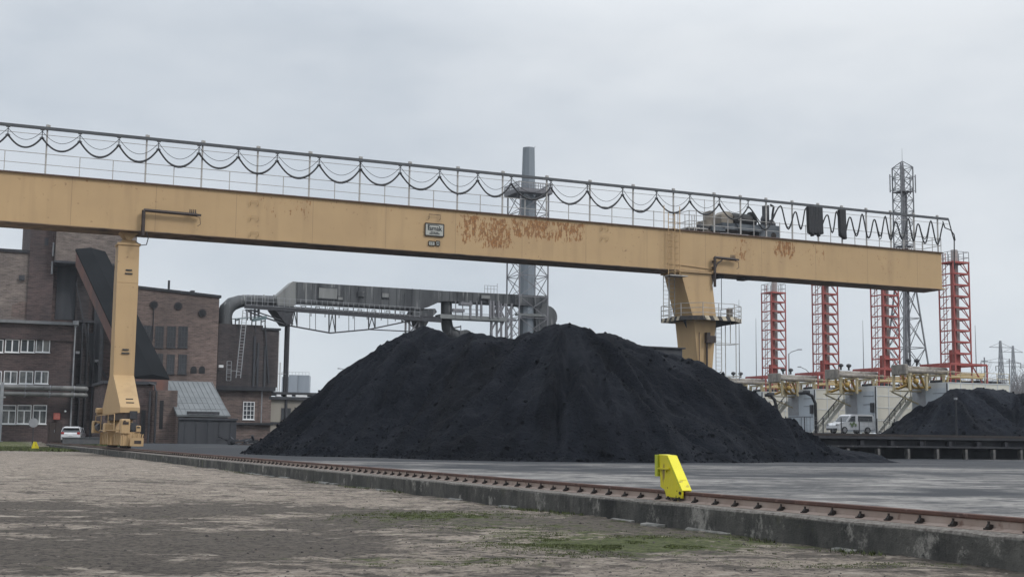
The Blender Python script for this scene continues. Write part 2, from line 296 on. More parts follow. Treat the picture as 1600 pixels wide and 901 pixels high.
# ------------------------------------------------------------------ mesh builder
class MB:
    def __init__(s): s.v = []; s.f = []; s.sm = []
    def add(s, vs, fs, smooth=False, M=None):
        o = len(s.v)
        if M is not None: vs = [tuple(M @ Vector(p)) for p in vs]
        s.v += [tuple(map(float, p)) for p in vs]; s.f += [tuple(i+o for i in f) for f in fs]; s.sm += [smooth]*len(fs); return s
    def box(s, x0, x1, y0, y1, z0, z1, M=None):
        vs = [(x, y, z) for z in (z0, z1) for y in (y0, y1) for x in (x0, x1)]
        return s.add(vs, [(0, 2, 3, 1), (4, 5, 7, 6), (0, 1, 5, 4), (2, 6, 7, 3), (0, 4, 6, 2), (1, 3, 7, 5)], False, M)
    def rbox(s, x0, x1, y0, y1, z0, z1, c=.05):
        """box with chamfered vertical edges and top"""
        a = [(x0+c, y0), (x1-c, y0), (x1, y0+c), (x1, y1-c), (x1-c, y1), (x0+c, y1), (x0, y1-c), (x0, y0+c)]
        cx, cy = (x0+x1)/2, (y0+y1)/2
        def sh(p): return (p[0]+math.copysign(c, cx-p[0])*(.7), p[1]+math.copysign(c, cy-p[1])*.7)
        return s.loft([[(*p, z0) for p in a], [(*p, z1-c) for p in a], [(*sh(p), z1) for p in a]])
    def loft(s, rings, cap=True, smooth=False, closed=True):
        n = len(rings[0]); vs = [p for r in rings for p in r]; fs = []
        for i in range(len(rings)-1):
            for j in range(n if closed else n-1):
                k = (j+1) % n; fs.append((i*n+j, i*n+k, (i+1)*n+k, (i+1)*n+j))
        s.add(vs, fs, smooth)
        if cap:
            s.add(rings[0], [tuple(range(n-1, -1, -1))]); s.add(rings[-1], [tuple(range(n))])
        return s
    def prism(s, poly, axis, a, b):
        """poly in the other two axes; axis 0/1/2"""
        def P(u, w, t): return {0: (t, u, w), 1: (u, t, w), 2: (u, w, t)}[axis]
        return s.loft([[P(u, w, a) for u, w in poly], [P(u, w, b) for u, w in poly]])
    def tube(s, pts, r, n=6, cap=True, smooth=True):
        pts = [Vector(p) for p in pts]; rings = []; rr = r if hasattr(r, '__len__') else [r]*len(pts)
        up = None
        for i, p in enumerate(pts):
            d = (pts[min(i+1, len(pts)-1)]-pts[max(i-1, 0)])
            if d.length < 1e-9: d = Vector((0, 0, 1))
            d.normalize()
            if up is None: up = Vector((0, 0, 1)) if abs(d.z) < .9 else Vector((1, 0, 0))
            a = d.cross(up)
            if a.length < 1e-3: a = d.cross(Vector((1, 0, 0)) if abs(d.x) < .9 else Vector((0, 1, 0)))
            a.normalize(); b = a.cross(d); up = b
            rings.append([tuple(p+(a*math.cos(t)+b*math.sin(t))*rr[i]) for t in [2*math.pi*(k+.5)/n for k in range(n)]])
        return s.loft(rings, cap, smooth)
    def bar(s, p, q, w, h=None):
        h = h or w; p = Vector(p); q = Vector(q); d = (q-p).normalized()
        up = Vector((0, 0, 1)) if abs(d.z) < .95 else Vector((1, 0, 0))
        a = d.cross(up).normalized()*w/2; b = a.normalized().cross(d)*h/2
        return s.loft([[tuple(c+x) for x in (-a-b, a-b, a+b, -a+b)] for c in (p, q)])
    def cyl(s, p, q, r0, r1=None, n=12, smooth=True): return s.tube([p, q], [r0, r0 if r1 is None else r1], n, True, smooth)
    def ball(s, c, r, n=8, m=5):
        rings = [[(c[0]+r[0]*math.sin(a)*math.cos(b), c[1]+r[1]*math.sin(a)*math.sin(b), c[2]+r[2]*math.cos(a)) for b in [2*math.pi*j/n for j in range(n)]] for a in [math.pi-math.pi*(i+.02)/(m+.04) for i in range(m+1)]]
        return s.loft(rings, True, True)
    def build(s, name, m, parent=None):
        me = bpy.data.meshes.new(name); me.from_pydata(s.v, [], s.f)
        me.polygons.foreach_set('use_smooth', s.sm); me.materials.append(m); me.update()
        o = bpy.data.objects.new(name, me); COL.objects.link(o)
        if parent is not None: o.parent = parent
        return o
def tag(o, label=None, cat=None, group=None, kind=None):
    if label: o['label'] = label
    if cat: o['category'] = cat
    if group: o['group'] = group
    if kind: o['kind'] = kind
    return o
def thing(name, label, cat, loc, rz=AZ, group=None):
    o = bpy.data.objects.new(name, None); COL.objects.link(o); o.empty_display_size = .5
    o.location = tuple(map(float, loc)); o.rotation_euler = (0, 0, rz); return tag(o, label, cat, group)
def copy_tree(o, parent=None):
    c = o.copy(); COL.objects.link(c)
    if parent is not None: c.parent = parent
    for ch in list(o.children): copy_tree(ch, c)
    return c
def sag(p, q, d, n=12):
    p = Vector(p); q = Vector(q)
    return [p.lerp(q, i/n)-Vector((0, 0, d*(1-(2*i/n-1)**2))) for i in range(n+1)]
def gridmesh(name, X, Y, Z, m, attr=None, smooth=True, cut=None):
    ny, nx = X.shape; v = np.stack([X, Y, Z], -1).reshape(-1, 3)
    i = np.arange(ny*nx).reshape(ny, nx)
    f = np.stack([i[:-1, :-1], i[:-1, 1:], i[1:, 1:], i[1:, :-1]], -1).reshape(-1, 4)
    if cut is not None:
        cf = cut.reshape(-1); f = f[~cf[f].all(1)]; used = np.unique(f); rm = np.zeros(len(v), int); rm[used] = np.arange(len(used)); v = v[used]; f = rm[f]
        if attr is not None: attr = attr.reshape(-1, 4)[used]
    me = bpy.data.meshes.new(name); me.vertices.add(len(v)); me.vertices.foreach_set('co', v.ravel().astype(np.float32))
    me.loops.add(f.size); me.loops.foreach_set('vertex_index', f.ravel().astype(np.int32))
    me.polygons.add(len(f)); me.polygons.foreach_set('loop_start', np.arange(0, f.size, 4, dtype=np.int32)); me.polygons.foreach_set('loop_total', np.full(len(f), 4, np.int32))
    me.polygons.foreach_set('use_smooth', np.full(len(f), smooth)); me.update(); me.validate()
    if attr is not None:
        a = me.attributes.new('stain_shade', 'FLOAT_COLOR', 'POINT'); a.data.foreach_set('color', attr.reshape(-1, 4).astype(np.float32).ravel())
    me.materials.append(m); o = bpy.data.objects.new(name, me); COL.objects.link(o); return o

# ------------------------------------------------------------------ ground
RS = 11.65                                             # rail line s
def yard_z(s, t): return .38+.30*sstep(t, 55, 100)*sstep(s, RS+.8, RS+7)
def low_z(s, t, x, y):
    z = .55*sstep(t, 138, 151)+(.03*fbm(x*.25, y*.25, 3, 5)+.035*fbm(x*1.1, y*1.1, 4, 15)+.02*np.abs(fbm(x*2.6, y*2.6, 3, 25)))*sstep(np.hypot(x, y), 4, 14)
    return np.where(s > RS-.4, np.minimum(z, .0), z)
def low_ground():
    ang = np.concatenate([np.arange(-180, -34, 4.), np.arange(-34, -24, .5), np.arange(-24, 24, .13), np.arange(24, 34, .5), np.arange(34, 180.1, 4.)]); ang = R(1)*ang
    rad = np.concatenate([[.01, 1.5], 3*np.power(1.04, np.arange(0, 32)), 10.6*np.power(1.0085, np.arange(0, 210)), 63*np.power(1.03, np.arange(0, 135))])
    A, D = np.meshgrid(ang, rad); X = D*np.sin(A); Y = D*np.cos(A)
    s = X*E1[0]+Y*E1[1]; t = X*E2[0]+Y*E2[1]; Z = low_z(s, t, X, Y)
    dust = .03+.12*sstep(np.hypot(X, Y), 40, 16); moss = 0*X
    for (px, py, rx, ry, k) in [(40, 800, 4, 5, .55), (150, 855, 2.6, 2.6, .75), (320, 850, 2.2, 1.6, .6), (60, 880, 2.2, 1.8, .5), (430, 828, 2.4, 1.6, .55), (580, 812, 2.6, 1.3, .75), (120, 790, 6, 2.5, .5), (650, 800, 3, 2, .5), (60, 752, 9, 4, .3), (840, 822, 2.6, 2.0, .55), (760, 812, 2.6, 1.6, .45), (1010, 872, 1.5, .9, .4), (300, 705, 16, 7, .3), (160, 705, 12, 6, .35), (700, 862, 2, .7, .35), (480, 895, 1.6, .8, .3), (260, 880, 1.6, 1., .35), (850, 895, 1.2, .5, .35), (1300, 890, 1.4, .4, .3), (1180, 862, 1.4, .7, .4)]:
        P = ground(px, py); dust = dust+k*np.exp(-((X-P[0])/rx)**2-((Y-P[1])/ry)**2)
    ds = RS-.45-s
    dust = dust+.55*np.exp(-(np.clip(ds, 0, 99)/1.4)**2)
    for (ax, ay, bx, by, cx_, cy_, wd, k) in ((330, 845, 470, 828, 620, 806, .30, .8), (300, 862, 460, 842, 640, 818, .30, .7), (0, 842, 120, 862, 330, 893, .35, .6), (0, 800, 200, 812, 420, 800, .4, .5), (40, 745, 300, 752, 560, 775, .45, .45), (0, 768, 260, 775, 520, 800, .4, .4), (560, 850, 800, 838, 980, 868, .3, .5), (180, 895, 380, 870, 560, 862, .25, .5)):
        A_, B_, C_ = ground(ax, ay), ground(bx, by), ground(cx_, cy_)
        for off in (0, 1.7):
            best = 1e9
            for u in np.linspace(0, 1, 50):
                px2 = (1-u)**2*A_[0]+2*u*(1-u)*B_[0]+u*u*C_[0]; py2 = (1-u)**2*A_[1]+2*u*(1-u)*B_[1]+u*u*C_[1]+off; best = np.minimum(best, (X-px2)**2+(Y-py2)**2)
            dust = dust+k*np.exp(-best/(wd*wd))*(.3+1.2*vnoise(X*1.1, Y*1.1, 12))
    dust = dust*(.55+.9*vnoise(X*.5+3, Y*.5, 3))
    for (px, py, rx, ry, k) in [(955, 848, 1.4, 1.6, .62), (880, 850, 1.5, 1.2, .32), (650, 806, 2.0, 1.8, .38), (720, 806, 1.6, 1.5, .32), (680, 876, 1.3, .55, .6), (820, 825, 2.2, 1.6, .45), (1050, 850, 1.2, 1.2, .55), (1330, 880, 1.6, .5, .4), (1150, 845, 1.0, 1.2, .35)]:
        P = ground(px, py); moss = moss+k*np.exp(-((X-P[0])/rx)**2-((Y-P[1])/ry)**2)
    moss = moss+.35*np.exp(-(np.clip(ds-.1, 0, 99)/.5)**2)*vnoise(t*.4, s*0, 9)+.9*sstep(t, 136, 142)*sstep(-s, -12, -8)
    at = np.stack([dust, moss, 0*X, 0*X+1], -1)
    return tag(gridmesh('gravel_ground', X, Y, Z, MT['earth'], at), kind='structure')
low_ground()
def upper_yard():
    s = np.concatenate([np.arange(RS+.62, 120, .8), np.array([140, 180, 260, 400, 700.])]); t = np.concatenate([[-300, -150, -60, -20], np.arange(-8, 175, .8), [190, 230, 300, 420, 700, 1500]])
    S, T = np.meshgrid(s, t); X = S*E1[0]+T*E2[0]; Y = S*E1[1]+T*E2[1]
    Z = yard_z(S, T)+.02*fbm(X*.3, Y*.3, 3, 8)
    dust = .0*X
    for (px, py, rx, ry, k) in [(1400, 762, 5, 1.5, .7), (1250, 768, 4, 1.2, .6), (1540, 770, 4, 1.4, .6), (1150, 742, 6, 3, .5), (1480, 738, 8, 4, .6), (950, 733, 6, 5, .5), (760, 727, 6, 6, .5), (1580, 790, 3, .8, .5), (1320, 742, 6, 2, .45), (1100, 760, 3, 1, .4)]:
        P = ground(px, py, .4); dust = dust+k*np.exp(-((X-P[0])/rx)**2-((Y-P[1])/ry)**2)
    dust = dust*(.5+vnoise(X*.6, Y*.6, 21))
    dust = dust+.6*np.exp(-(np.clip(60.5-Y-.1*np.abs(X-3), 0, 99)/2.2)**2)*sstep(Y, 50, 58)
    dust = dust+.5*vnoise(X*.15, Y*.5, 4)*sstep(Y, 40, 56)+.35*sstep(T, 75, 100)*vnoise(X*.3, Y*.3, 2)
    moss = .8*sstep(T, 112, 125)*sstep(-S, -24, -15)*vnoise(X*.2, Y*.2, 6)
    at = np.stack([dust, moss, 0*X, 0*X+1], -1)
    return tag(gridmesh('coal_yard', X, Y, Z, MT['yard'], at), kind='structure')
upper_yard()
def W2(s, t, z=0): p = E1*s+E2*t; return (p[0], p[1], z)

# rail plinth wall: object axes = site axes, origin at s=RS, t=0
wall = MB()
ts = np.arange(-14, 152.01, .22); prof = []
for t in ts:
    j = .045*float(fbm(np.array([t*.7]), np.array([0.]), 3, 3)[0]); k = .08*float(fbm(np.array([t*1.3]), np.array([4.]), 3, 9)[0])
    prof.append([(-.45+j, t, -.25), (-.45+j, t, .34+k*.4), (-.43+j+k*.3, t, .375+k*.3), (-.20, t, .39), (.30, t, .39), (.64, t, .385), (.64, t, -.25)])
wall.loft(prof, True, False)
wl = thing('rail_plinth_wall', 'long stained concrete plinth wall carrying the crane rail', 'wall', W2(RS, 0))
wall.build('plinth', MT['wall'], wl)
b = MB(); b2 = MB()
for i, t in enumerate(np.arange(14, 60, 1.0)):
    if random.random() < .45:
        w = random.uniform(.3, 1.3); d = random.uniform(.05, .22); h = random.uniform(.012, .035); o = random.uniform(-.04, .04)
        n = 6; top = [(-.47-d*random.uniform(.4, 1), t+o+w*(q/(n-1)), h*random.uniform(.5, 1)) for q in range(n)]
        b.loft([[(-.44, p[1], -.05), (p[0]-.02, p[1], -.05), p, (-.44, p[1], h+.01)] for p in top])
b.build('broken_footing', mat('pale_footing', (.27, .26, .24), (.12, .12, .11), 5, .9), wl)

# crane rail
rail = thing('crane_rail', 'rusty crane rail bolted along the concrete plinth', 'rail', W2(RS, 0, .39))
t0, t1 = -14, 150
prb = [(-.075, 0), (.075, 0), (.075, .012), (.016, .032), (.016, .122), (-.016, .122), (-.016, .032), (-.075, .012)]
MB().loft([[(u, t0, w) for u, w in prb], [(u, t1, w) for u, w in prb]]).build('rail_web', MT['web'], rail)
hd = [(-.030, .120), (.030, .120), (.040, .134), (.040, .170), (.028, .180), (-.028, .180), (-.040, .170), (-.040, .134)]
MB().loft([[(u, t0, w) for u, w in hd], [(u, t1, w) for u, w in hd]]).build('rail_head', MT['head'], rail)
MB().box(-.16, -.078, t0, t1, 0, .010).build('grout_strip', MT['web'], rail)
def clip_mb(t):
    m = MB(); m.box(-.135, -.052, t-.035, t+.035, .0105, .034); m.loft([[(-.11, t-.028, .034), (-.03, t-.028, .034), (-.03, t+.028, .034), (-.11, t+.028, .034)], [(-.085, t-.020, .085), (-.022, t-.020, .075), (-.022, t+.020, .075), (-.085, t+.020, .085)]])
    m.cyl((-.075, t, .08), (-.075, t, .118), .017, n=6); m.cyl((-.118, t, .034), (-.118, t, .05), .014, n=6); return m
proto = clip_mb(0.0).build('rail_clip', MT['clip'], rail)
c0 = 12.05
ks = list(range(-1, 99)); proto.location = (0, c0-.6, 0)
for k in ks[1:]:
    c = proto.copy(); COL.objects.link(c); c.parent = rail; c.location = (0, c0+.6*k+random.uniform(-.02, .02), 0); c.rotation_euler = (0, 0, random.gauss(0, .06)*0); c.scale = (1, random.uniform(.8, 1.05), random.uniform(.8, 1.08))
far = MB()
for k in range(99, 229): far.box(-.155, -.03, c0+.6*k-.045, c0+.6*k+.045, .0105, .075)
tag(far.build('rail_clips', MT['clip'], rail), kind='stuff')

# yellow rail stop near the camera
FR = Frame(E1*(RS)+E2*0+EZ*0)
def rs_(x, y, dx=-.085): return FR.side(x, y, dx)
tb, _ = rs_(1050, 770); bt = thing('rail_buffer_stop', 'bright yellow steel stop clamped over the rusty rail in the foreground', 'rail stop', W2(RS, tb, .39))
def rp(x, y, dx=-.085): a, z = rs_(x, y, dx); return (a-tb, z-.39)
poly = [rp(1030, 711), rp(1043, 712.5), rp(1066, 767), rp(1066, 778), rp(1041, 775), rp(1038, 764), rp(1032, 760)]
body = MB(); body.prism(poly, 0, -.085, -.062); body.prism(poly, 0, .062, .085); body.box(-.062, .062, poly[3][0]+.12, poly[0][0]-.03, poly[6][1]+.08, poly[6][1]+.14)
# sloping cover plate and top plate between the two cheeks
def strip(m, a, b, th, x0=-.15, x1=.15):
    d = Vector((b[0]-a[0], b[1]-a[1])); nn = Vector((d.y, -d.x)).normalized()*th
    if nn.y < 0: nn = -nn
    m.prism([a, b, (b[0]+nn.x, b[1]+nn.y), (a[0]+nn.x, a[1]+nn.y)], 0, x0, x1)
body.build('stop_body', MT['buffer'], bt)
cv = MB(); strip(cv, poly[1], poly[2], .022, -.092, .092); strip(cv, poly[0], poly[1], .02, -.088, .088); tag(cv.build('cover_plate', mat('buffer_paint_lit', (.70, .63, .02), (.62, .55, .02), 3, .45, c3=(.30, .22, .04), scale3=6, lo3=.62, hi3=.7), bt), 'brighter sloping yellow cover plate')  # same yellow brightened, the light on the slope put into its colour
pl_ = MB(); px0 = poly[0][0]
pl_.box(-.115, .115, px0+.012, px0+.10, poly[0][1]-.36, poly[0][1]+.012)
tag(pl_.build('buffer_plate', MT['buffer_green'], bt), 'greenish shaded yellow buffer plate')
rb = MB(); h1 = rp(1031, 730); h2 = rp(1047, 733)
rb.box(-.135, -.0855, h2[0], h1[0], (h1[1]+h2[1])/2-.012, (h1[1]+h2[1])/2+.012); rb.box(-.105, -.0855, h2[0]+.1, h2[0]+.13, h2[1]-.05, h2[1]-.01)
rb.build('rib', MT['buffer'], bt)
for q in range(9):
    y_ = random.uniform(poly[3][0]+.02, poly[4][0]-.02); zz_ = random.uniform(.0, .12) if q < 5 else random.uniform(.1, .5); w_ = random.uniform(.006, .02); cm = MB(); cm.loft([[(-.0865, y_+w_*math.cos(t)*random.uniform(.6, 1.6), zz_+w_*math.sin(t)*random.uniform(.5, 1.2)) for t in np.linspace(0, 6.28, 7)[:-1]], [(-.085, y_+w_*math.cos(t), zz_+w_*math.sin(t)) for t in np.linspace(0, 6.28, 7)[:-1]]]); cm.build('paint_chip', MT['buffer_worn'], bt)
wb = MB(); wb.bar((-.090, poly[1][0], poly[1][1]-.012), (-.090, poly[2][0], poly[2][1]-.012), .012); wb.build('weld_bead', MT['buffer_green'], bt)
for q in (poly[4][0]-.10, poly[3][0]+.06): fj = MB(); fj.box(-.135, -.087, q-.04, q+.04, .03, .06); fj.cyl((-.11, q, .06), (-.11, q, .085), .018, n=6); fj.build('clamp_bolt', MT['clip'], bt)
fj = MB(); fj.cyl((-.105, poly[2][0]+.06, poly[2][1]-.03), (.105, poly[2][0]+.06, poly[2][1]-.03), .028, n=8)
fj.build('cross_pin', MT['clip'], bt)
# ------------------------------------------------------------------ gantry crane
TO = 92.96; O = E1*RS+E2*TO+EZ*.57; FC = Frame(O)
YB = -1.25; ZT = 18.23; ZB = 14.84; SL, SR_ = -17.0, 71.65
def cp(x, y, dy=YB): return FC.px(x, y, dy)
crane = thing('gantry_crane', 'huge ochre gantry crane spanning the yard over the coal pile', 'crane', O)
rust = [(cp(710, 340)[0], cp(800, 340)[0], 15.4, 18.0, .85), (cp(745, 340)[0], cp(805, 340)[0], 15.2, 17.6, 1.0), (cp(790, 340)[0], cp(925, 340)[0], 16.2, 18.1, 1.0), (cp(400, 330)[0], cp(500, 330)[0], 16.5, 18.1, .45), (cp(1140, 380)[0], cp(1180, 380)[0], 15.6, 18.0, .6), (cp(1205, 380)[0], cp(1245, 380)[0], 16.4, 18.1, .95), (cp(1255, 380)[0], cp(1290, 380)[0], 16, 18.1, .4), (cp(1370, 400)[0], cp(1410, 400)[0], 15.6, 17.6, .35), (cp(640, 340)[0], cp(660, 340)[0], 15.5, 18., .3), (-16, 71, 17.7, 18.24, .35)]
MT['girder'] = yellow_paint('crane_paint_rusted', rust); MT['yellow'] = yellow_paint('crane_paint', None)
g = MB(); g.box(SL, SR_, YB, -YB, ZB+.03, ZT-.05)
g.build('girder', MT['girder'], crane)
fl = MB(); fl.box(SL, SR_+.12, YB-.16, -YB+.16, ZT-.05, ZT+.03); fl.build('top_flange', mat('flange_rust', (.13, .085, .06), (.09, .055, .045), 2, .7), crane)
fl = MB(); fl.box(SL, SR_+.15, YB-.14, -YB+.14, ZB-.03, ZB+.03); fl.build('bottom_flange', mat('underside_shade', (.22, .15, .09), (.14, .10, .075), 1, .7, c3=(.05, .04, .04), scale3=.8, lo3=.5, hi3=.7), crane)  # shade under the girder painted in as a darker brown
e = MB(); e.box(SR_+.03, SR_+.45, YB+.1, -YB-.1, ZB+.06, ZB+.14); e.box(SR_+.005, SR_+.10, YB+.1, -YB-.1, ZT-.4, ZT-.06); e.build('end_ledge', MT['yellow'], crane)
# faded bracket outlines, steps
for (px, ys) in ((397, (317, 341, 365)), (944, (357, 372)), (678, (339,))):
    for yy in ys:
        a, z = cp(px, yy); m = MB(); w = .27 if px != 678 else .45
        m.tube([(a-w, YB-.012, z-.18), (a-w, YB-.16, z-.18), (a-w, YB-.16, z+.16), (a+w, YB-.16, z+.16), (a+w, YB-.16, z-.18), (a+w, YB-.012, z-.18)], .022, 5); m.build('step_bracket', MT['yellow'] if px != 678 else MT['clip'], crane)
# maker's plate with lettering
def textmesh(name, body, size, m, parent, loc, sx=1.0, bold=0.0):
    cu = bpy.data.curves.new(name, 'FONT'); cu.body = body; cu.size = size; cu.align_x = 'CENTER'; cu.align_y = 'CENTER'; cu.extrude = .006; cu.offset = bold
    o = bpy.data.objects.new(name+'_tmp', cu); COL.objects.link(o); dg = bpy.context.evaluated_depsgraph_get()
    me = bpy.data.meshes.new_from_object(o.evaluated_get(dg)); bpy.data.objects.remove(o); bpy.data.curves.remove(cu)
    me.transform(Matrix.Diagonal((sx, 1, 1, 1))); me.transform(Matrix.Rotation(R(90), 4, 'X')); me.materials.clear(); me.materials.append(m)
    t = bpy.data.objects.new(name, me); COL.objects.link(t); t.parent = parent; t.location = loc; return t
a0, z1 = cp(664, 347); a1, z0 = cp(692.5, 371.5); ac, zc = (a0+a1)/2, (z0+z1)/2; hw, hh = (a1-a0)/2, (z1-z0)/2-.08
pm = MB(); c = .09
pm.prism([(ac-hw+c, zc-hh), (ac+hw-c, zc-hh), (ac+hw, zc-hh+c), (ac+hw, zc+hh-c), (ac+hw-c, zc+hh), (ac-hw+c, zc+hh), (ac-hw, zc+hh-c), (ac-hw, zc-hh+c)], 1, YB-.09, YB-.005)
sign = pm.build('maker_plate', MT['plate'], crane)
rim = MB(); q = [(ac-hw, YB-.095, zc-hh), (ac+hw, YB-.095, zc-hh), (ac+hw, YB-.095, zc+hh), (ac-hw, YB-.095, zc+hh), (ac-hw, YB-.095, zc-hh)]
for i in range(4): rim.bar(q[i], q[i+1], .045, .07)
rim.build('plate_rim', MT['clip'], sign)
textmesh('lettering', 'famak', .52, MT['ink'], sign, (ac+.02, YB-.098, zc+.10), .92, .010)
lm = MB(); lm.box(ac-.62*hw/1., ac+hw*.45, YB-.104, YB-.092, zc+hh*.70, zc+hh*.80); lm.box(ac-hw*.72, ac-hw*.62, YB-.105, YB-.092, zc-hh*.1, zc+hh*.8)
for (row, segs) in ((-.42, ((-.42, -.16), (-.12, .10), (.14, .42))), (-.66, ((-.55, -.18), (-.12, .02), (.06, .56)))):
    for (u, v) in segs: lm.box(ac+hw*u, ac+hw*v, YB-.104, YB-.092, zc+hh*row-.035, zc+hh*row+.035)
lm.build('small_lettering', MT['ink'], sign)
for (xa, xb, txt) in ((669.5, 679, '11'), (681, 686.5, 'A')):
    a0, z1 = cp(xa, 376); a1, z0 = cp(xb, 384.5); m = MB(); m.box(a0, a1, YB-.06, YB-.005, z0+.03, z1-.03); sp_ = m.build('number_plate', MT['plate'], crane)
    rm = MB(); q = [(a0, YB-.062, z0+.03), (a1, YB-.062, z0+.03), (a1, YB-.062, z1-.03), (a0, YB-.062, z1-.03), (a0, YB-.062, z0+.03)]
    for i in range(4): rm.bar(q[i], q[i+1], .04, .05)
    rm.build('plate_rim', MT['clip'], sp_); textmesh('lettering', txt, .30, MT['ink'], sp_, ((a0+a1)/2, YB-.066, (z0+z1)/2), 1, .006)
# swinging lamp brackets
for (x0, yb_, yt, x1, y1, kind) in ((223, 365, 328, 308, 334, 0), (1117, 446, 402, 1150, 405, 1)):
    p0 = cp(x0, yb_, YB-.35); p1 = cp(x0, yt, YB-.35); p2 = cp(x1, y1, YB-.35)
    m = MB(); m.tube([(p0[0], YB-.35, p0[1]-.1), (p0[0], YB-.35, p1[1])], .13, 6); m.tube([(p0[0], YB-.35, p1[1]), (p2[0], YB-.35, p1[1]-.05)], .12, 6)
    if kind: m.tube([(p0[0]+.05, YB-.35, p1[1]-1.0), (p0[0]+.25, YB-.35, p1[1]-.5), (p0[0]+.75, YB-.35, p1[1]-.15)], .06, 6)
    m.box(p0[0]-.08, p0[0]+.08, YB-.35, YB+.0, ZB+.3, ZB+.5); m.box(p0[0]-.08, p0[0]+.08, YB-.35, YB-.02, p1[1]-.4, p1[1]-.25)
    br = m.build('pivot_bracket', MT['brown_tube'], crane)
    i = MB()
    for k in range(4): i.cyl((p2[0]-.1+k*.13-.4, YB-.35, p1[1]+.05), (p2[0]-.1+k*.13-.4, YB-.35, p1[1]+.32), .05, .03, 6)
    i.tube([(p2[0]-.3, YB-.35, p1[1]-.1), (p2[0]+.2, YB-.4, p1[1]-.25), (p2[0]+.25, YB-.4, p1[1]-.7), (p2[0]+.05, YB-.38, p1[1]-.85)], .022, 5)
    i.box(p2[0]-.35, p2[0]+.28, YB-.42, YB-.28, p1[1]-.13, p1[1]+.02); i.build('insulator', MT['brown_tube'], br)
lp = MB(); lp.tube([(1.0, YB-.3, ZB-.05), (1.15, YB-.32, ZB-.5), (1.05, YB-.3, ZB-.95), (.7, YB-.25, ZB-1.0), (.35, YB-.1, ZB-.75)], .035, 6); lp.build('loose_cable', MT['cable'], crane)
# walkway railing with tall posts carrying the festoon rail
ZH = ZT+1.42; ZM = ZT+.68; ZR = 21.35; YR = YB-.02
hr = MB(); hr.tube([(SL, YR, ZH), (69.5, YR, ZH-.12)], .026, 6); hr.tube([(SL, YR, ZM), (69.5, YR, ZM-.1)], .022, 6)
hr.build('handrail', MT['rail_grey'], crane)
posts = [69, 226, 314, 401, 482.8, 562, 639.5, 715, 785.5, 854.5, 922, 989.5, 1052.5, 1116, 1157, 1197, 1237.7, 1278, 1315, 1353, 1391, 1427, 1464]
ss = [cp(x, 300)[0] for x in posts]; ss = [ss[0]-7.8]+ss
def post_mb():
    m = MB(); m.box(-.055, .055, -.05, .05, 0, ZR+.30-ZT); m.box(-.09, .20, .05, .11, ZR+.14-ZT, ZR+.30-ZT); m.box(-.1, .1, -.08, .1, 0, .025); return m
pp = None
for s_ in ss:
    if pp is None: pp = post_mb().build('festoon_post', MT['rail_grey'], crane); o = pp
    else: o = pp.copy(); COL.objects.link(o); o.parent = crane
    o.location = (s_, YR+.06, ZT+.03)
hp = None
for a, b_ in zip(ss[:-1], ss[1:]):
    n = 2 if b_-a > 5 else 1
    if a > 68: continue
    for k in range(n):
        s_ = a+(b_-a)*(k+1)/(n+1)
        if hp is None: hp = MB().box(-.026, .026, -.026, .026, 0, ZH-ZT-.05).build('handrail_post', MT['rail_grey'], crane); o = hp
        else: o = hp.copy(); COL.objects.link(o); o.parent = crane
        o.location = (s_, YR, ZT+.03)
SE = cp(1481, 343)[0]
fr_ = MB(); fr_.box(SL, SE, YR-.10, YR-.0, ZR-.04, ZR+.14); fr_.box(SL, SE, YR-.14, YR+.04, ZR-.07, ZR-.04); fr_.build('festoon_rail', MT['festoon'], crane)
wr = MB(); wr.tube([(SL, YR-.05, ZR-.42), (SE, YR-.05, ZR-.42)], .022, 5); wr.build('tension_wire', MT['rail_grey'], crane)
# cable loops
hg = [7, 61, 120.5, 182, 244.5, 308, 370, 431, 497, 562, 624, 686, 745.5, 798, 860, 917, 972, 1025, 1077, 1123, 1168]
hs = [cp(x, 300)[0] for x in hg]; hs = [hs[0]-2.5*k for k in (3, 2, 1)]+hs
tro = None; yc = YR-.06
for i, s_ in enumerate(hs):
    if tro is None:
        m = MB(); m.box(-.13, .13, -.05, .05, -.14, -.03); m.bar((0, 0, -.14), (0, 0, -.62), .06); m.tube([(-.12, 0, -.70), (0, 0, -.58), (.12, 0, -.70)], .07, 6); m.cyl((-.08, -.05, -.05), (-.08, .05, -.05), .06, n=8)
        tro = m.build('cable_hanger', MT['festoon'], crane); o = tro
    else: o = tro.copy(); COL.objects.link(o); o.parent = crane
    dz = -.0 if i % 2 else .22
    o.location = (s_, yc, ZR)
for i, (a, b_) in enumerate(zip(hs[:-1], hs[1:])):
    k = random.uniform(.9, 1.1); L = (b_-a)/2.9
    m = MB(); m.tube(sag((a, yc, ZR-.62), (b_, yc, ZR-.62), 1.12*k*min(1.1, L), 16), .062, 6); m.tube(sag((a, yc+.07, ZR-.66), (b_, yc+.07, ZR-.66), 1.0*k*min(1.1, L), 16), .04, 5); m.build('festoon_cable', MT['cable'], crane)
    m = MB(); m.tube(sag((a, yc-.06, ZR-.20), (b_, yc-.06, ZR-.20), .98*k*min(1.1, L), 14), .020, 5); m.build('control_cable', MT['cable'], crane)
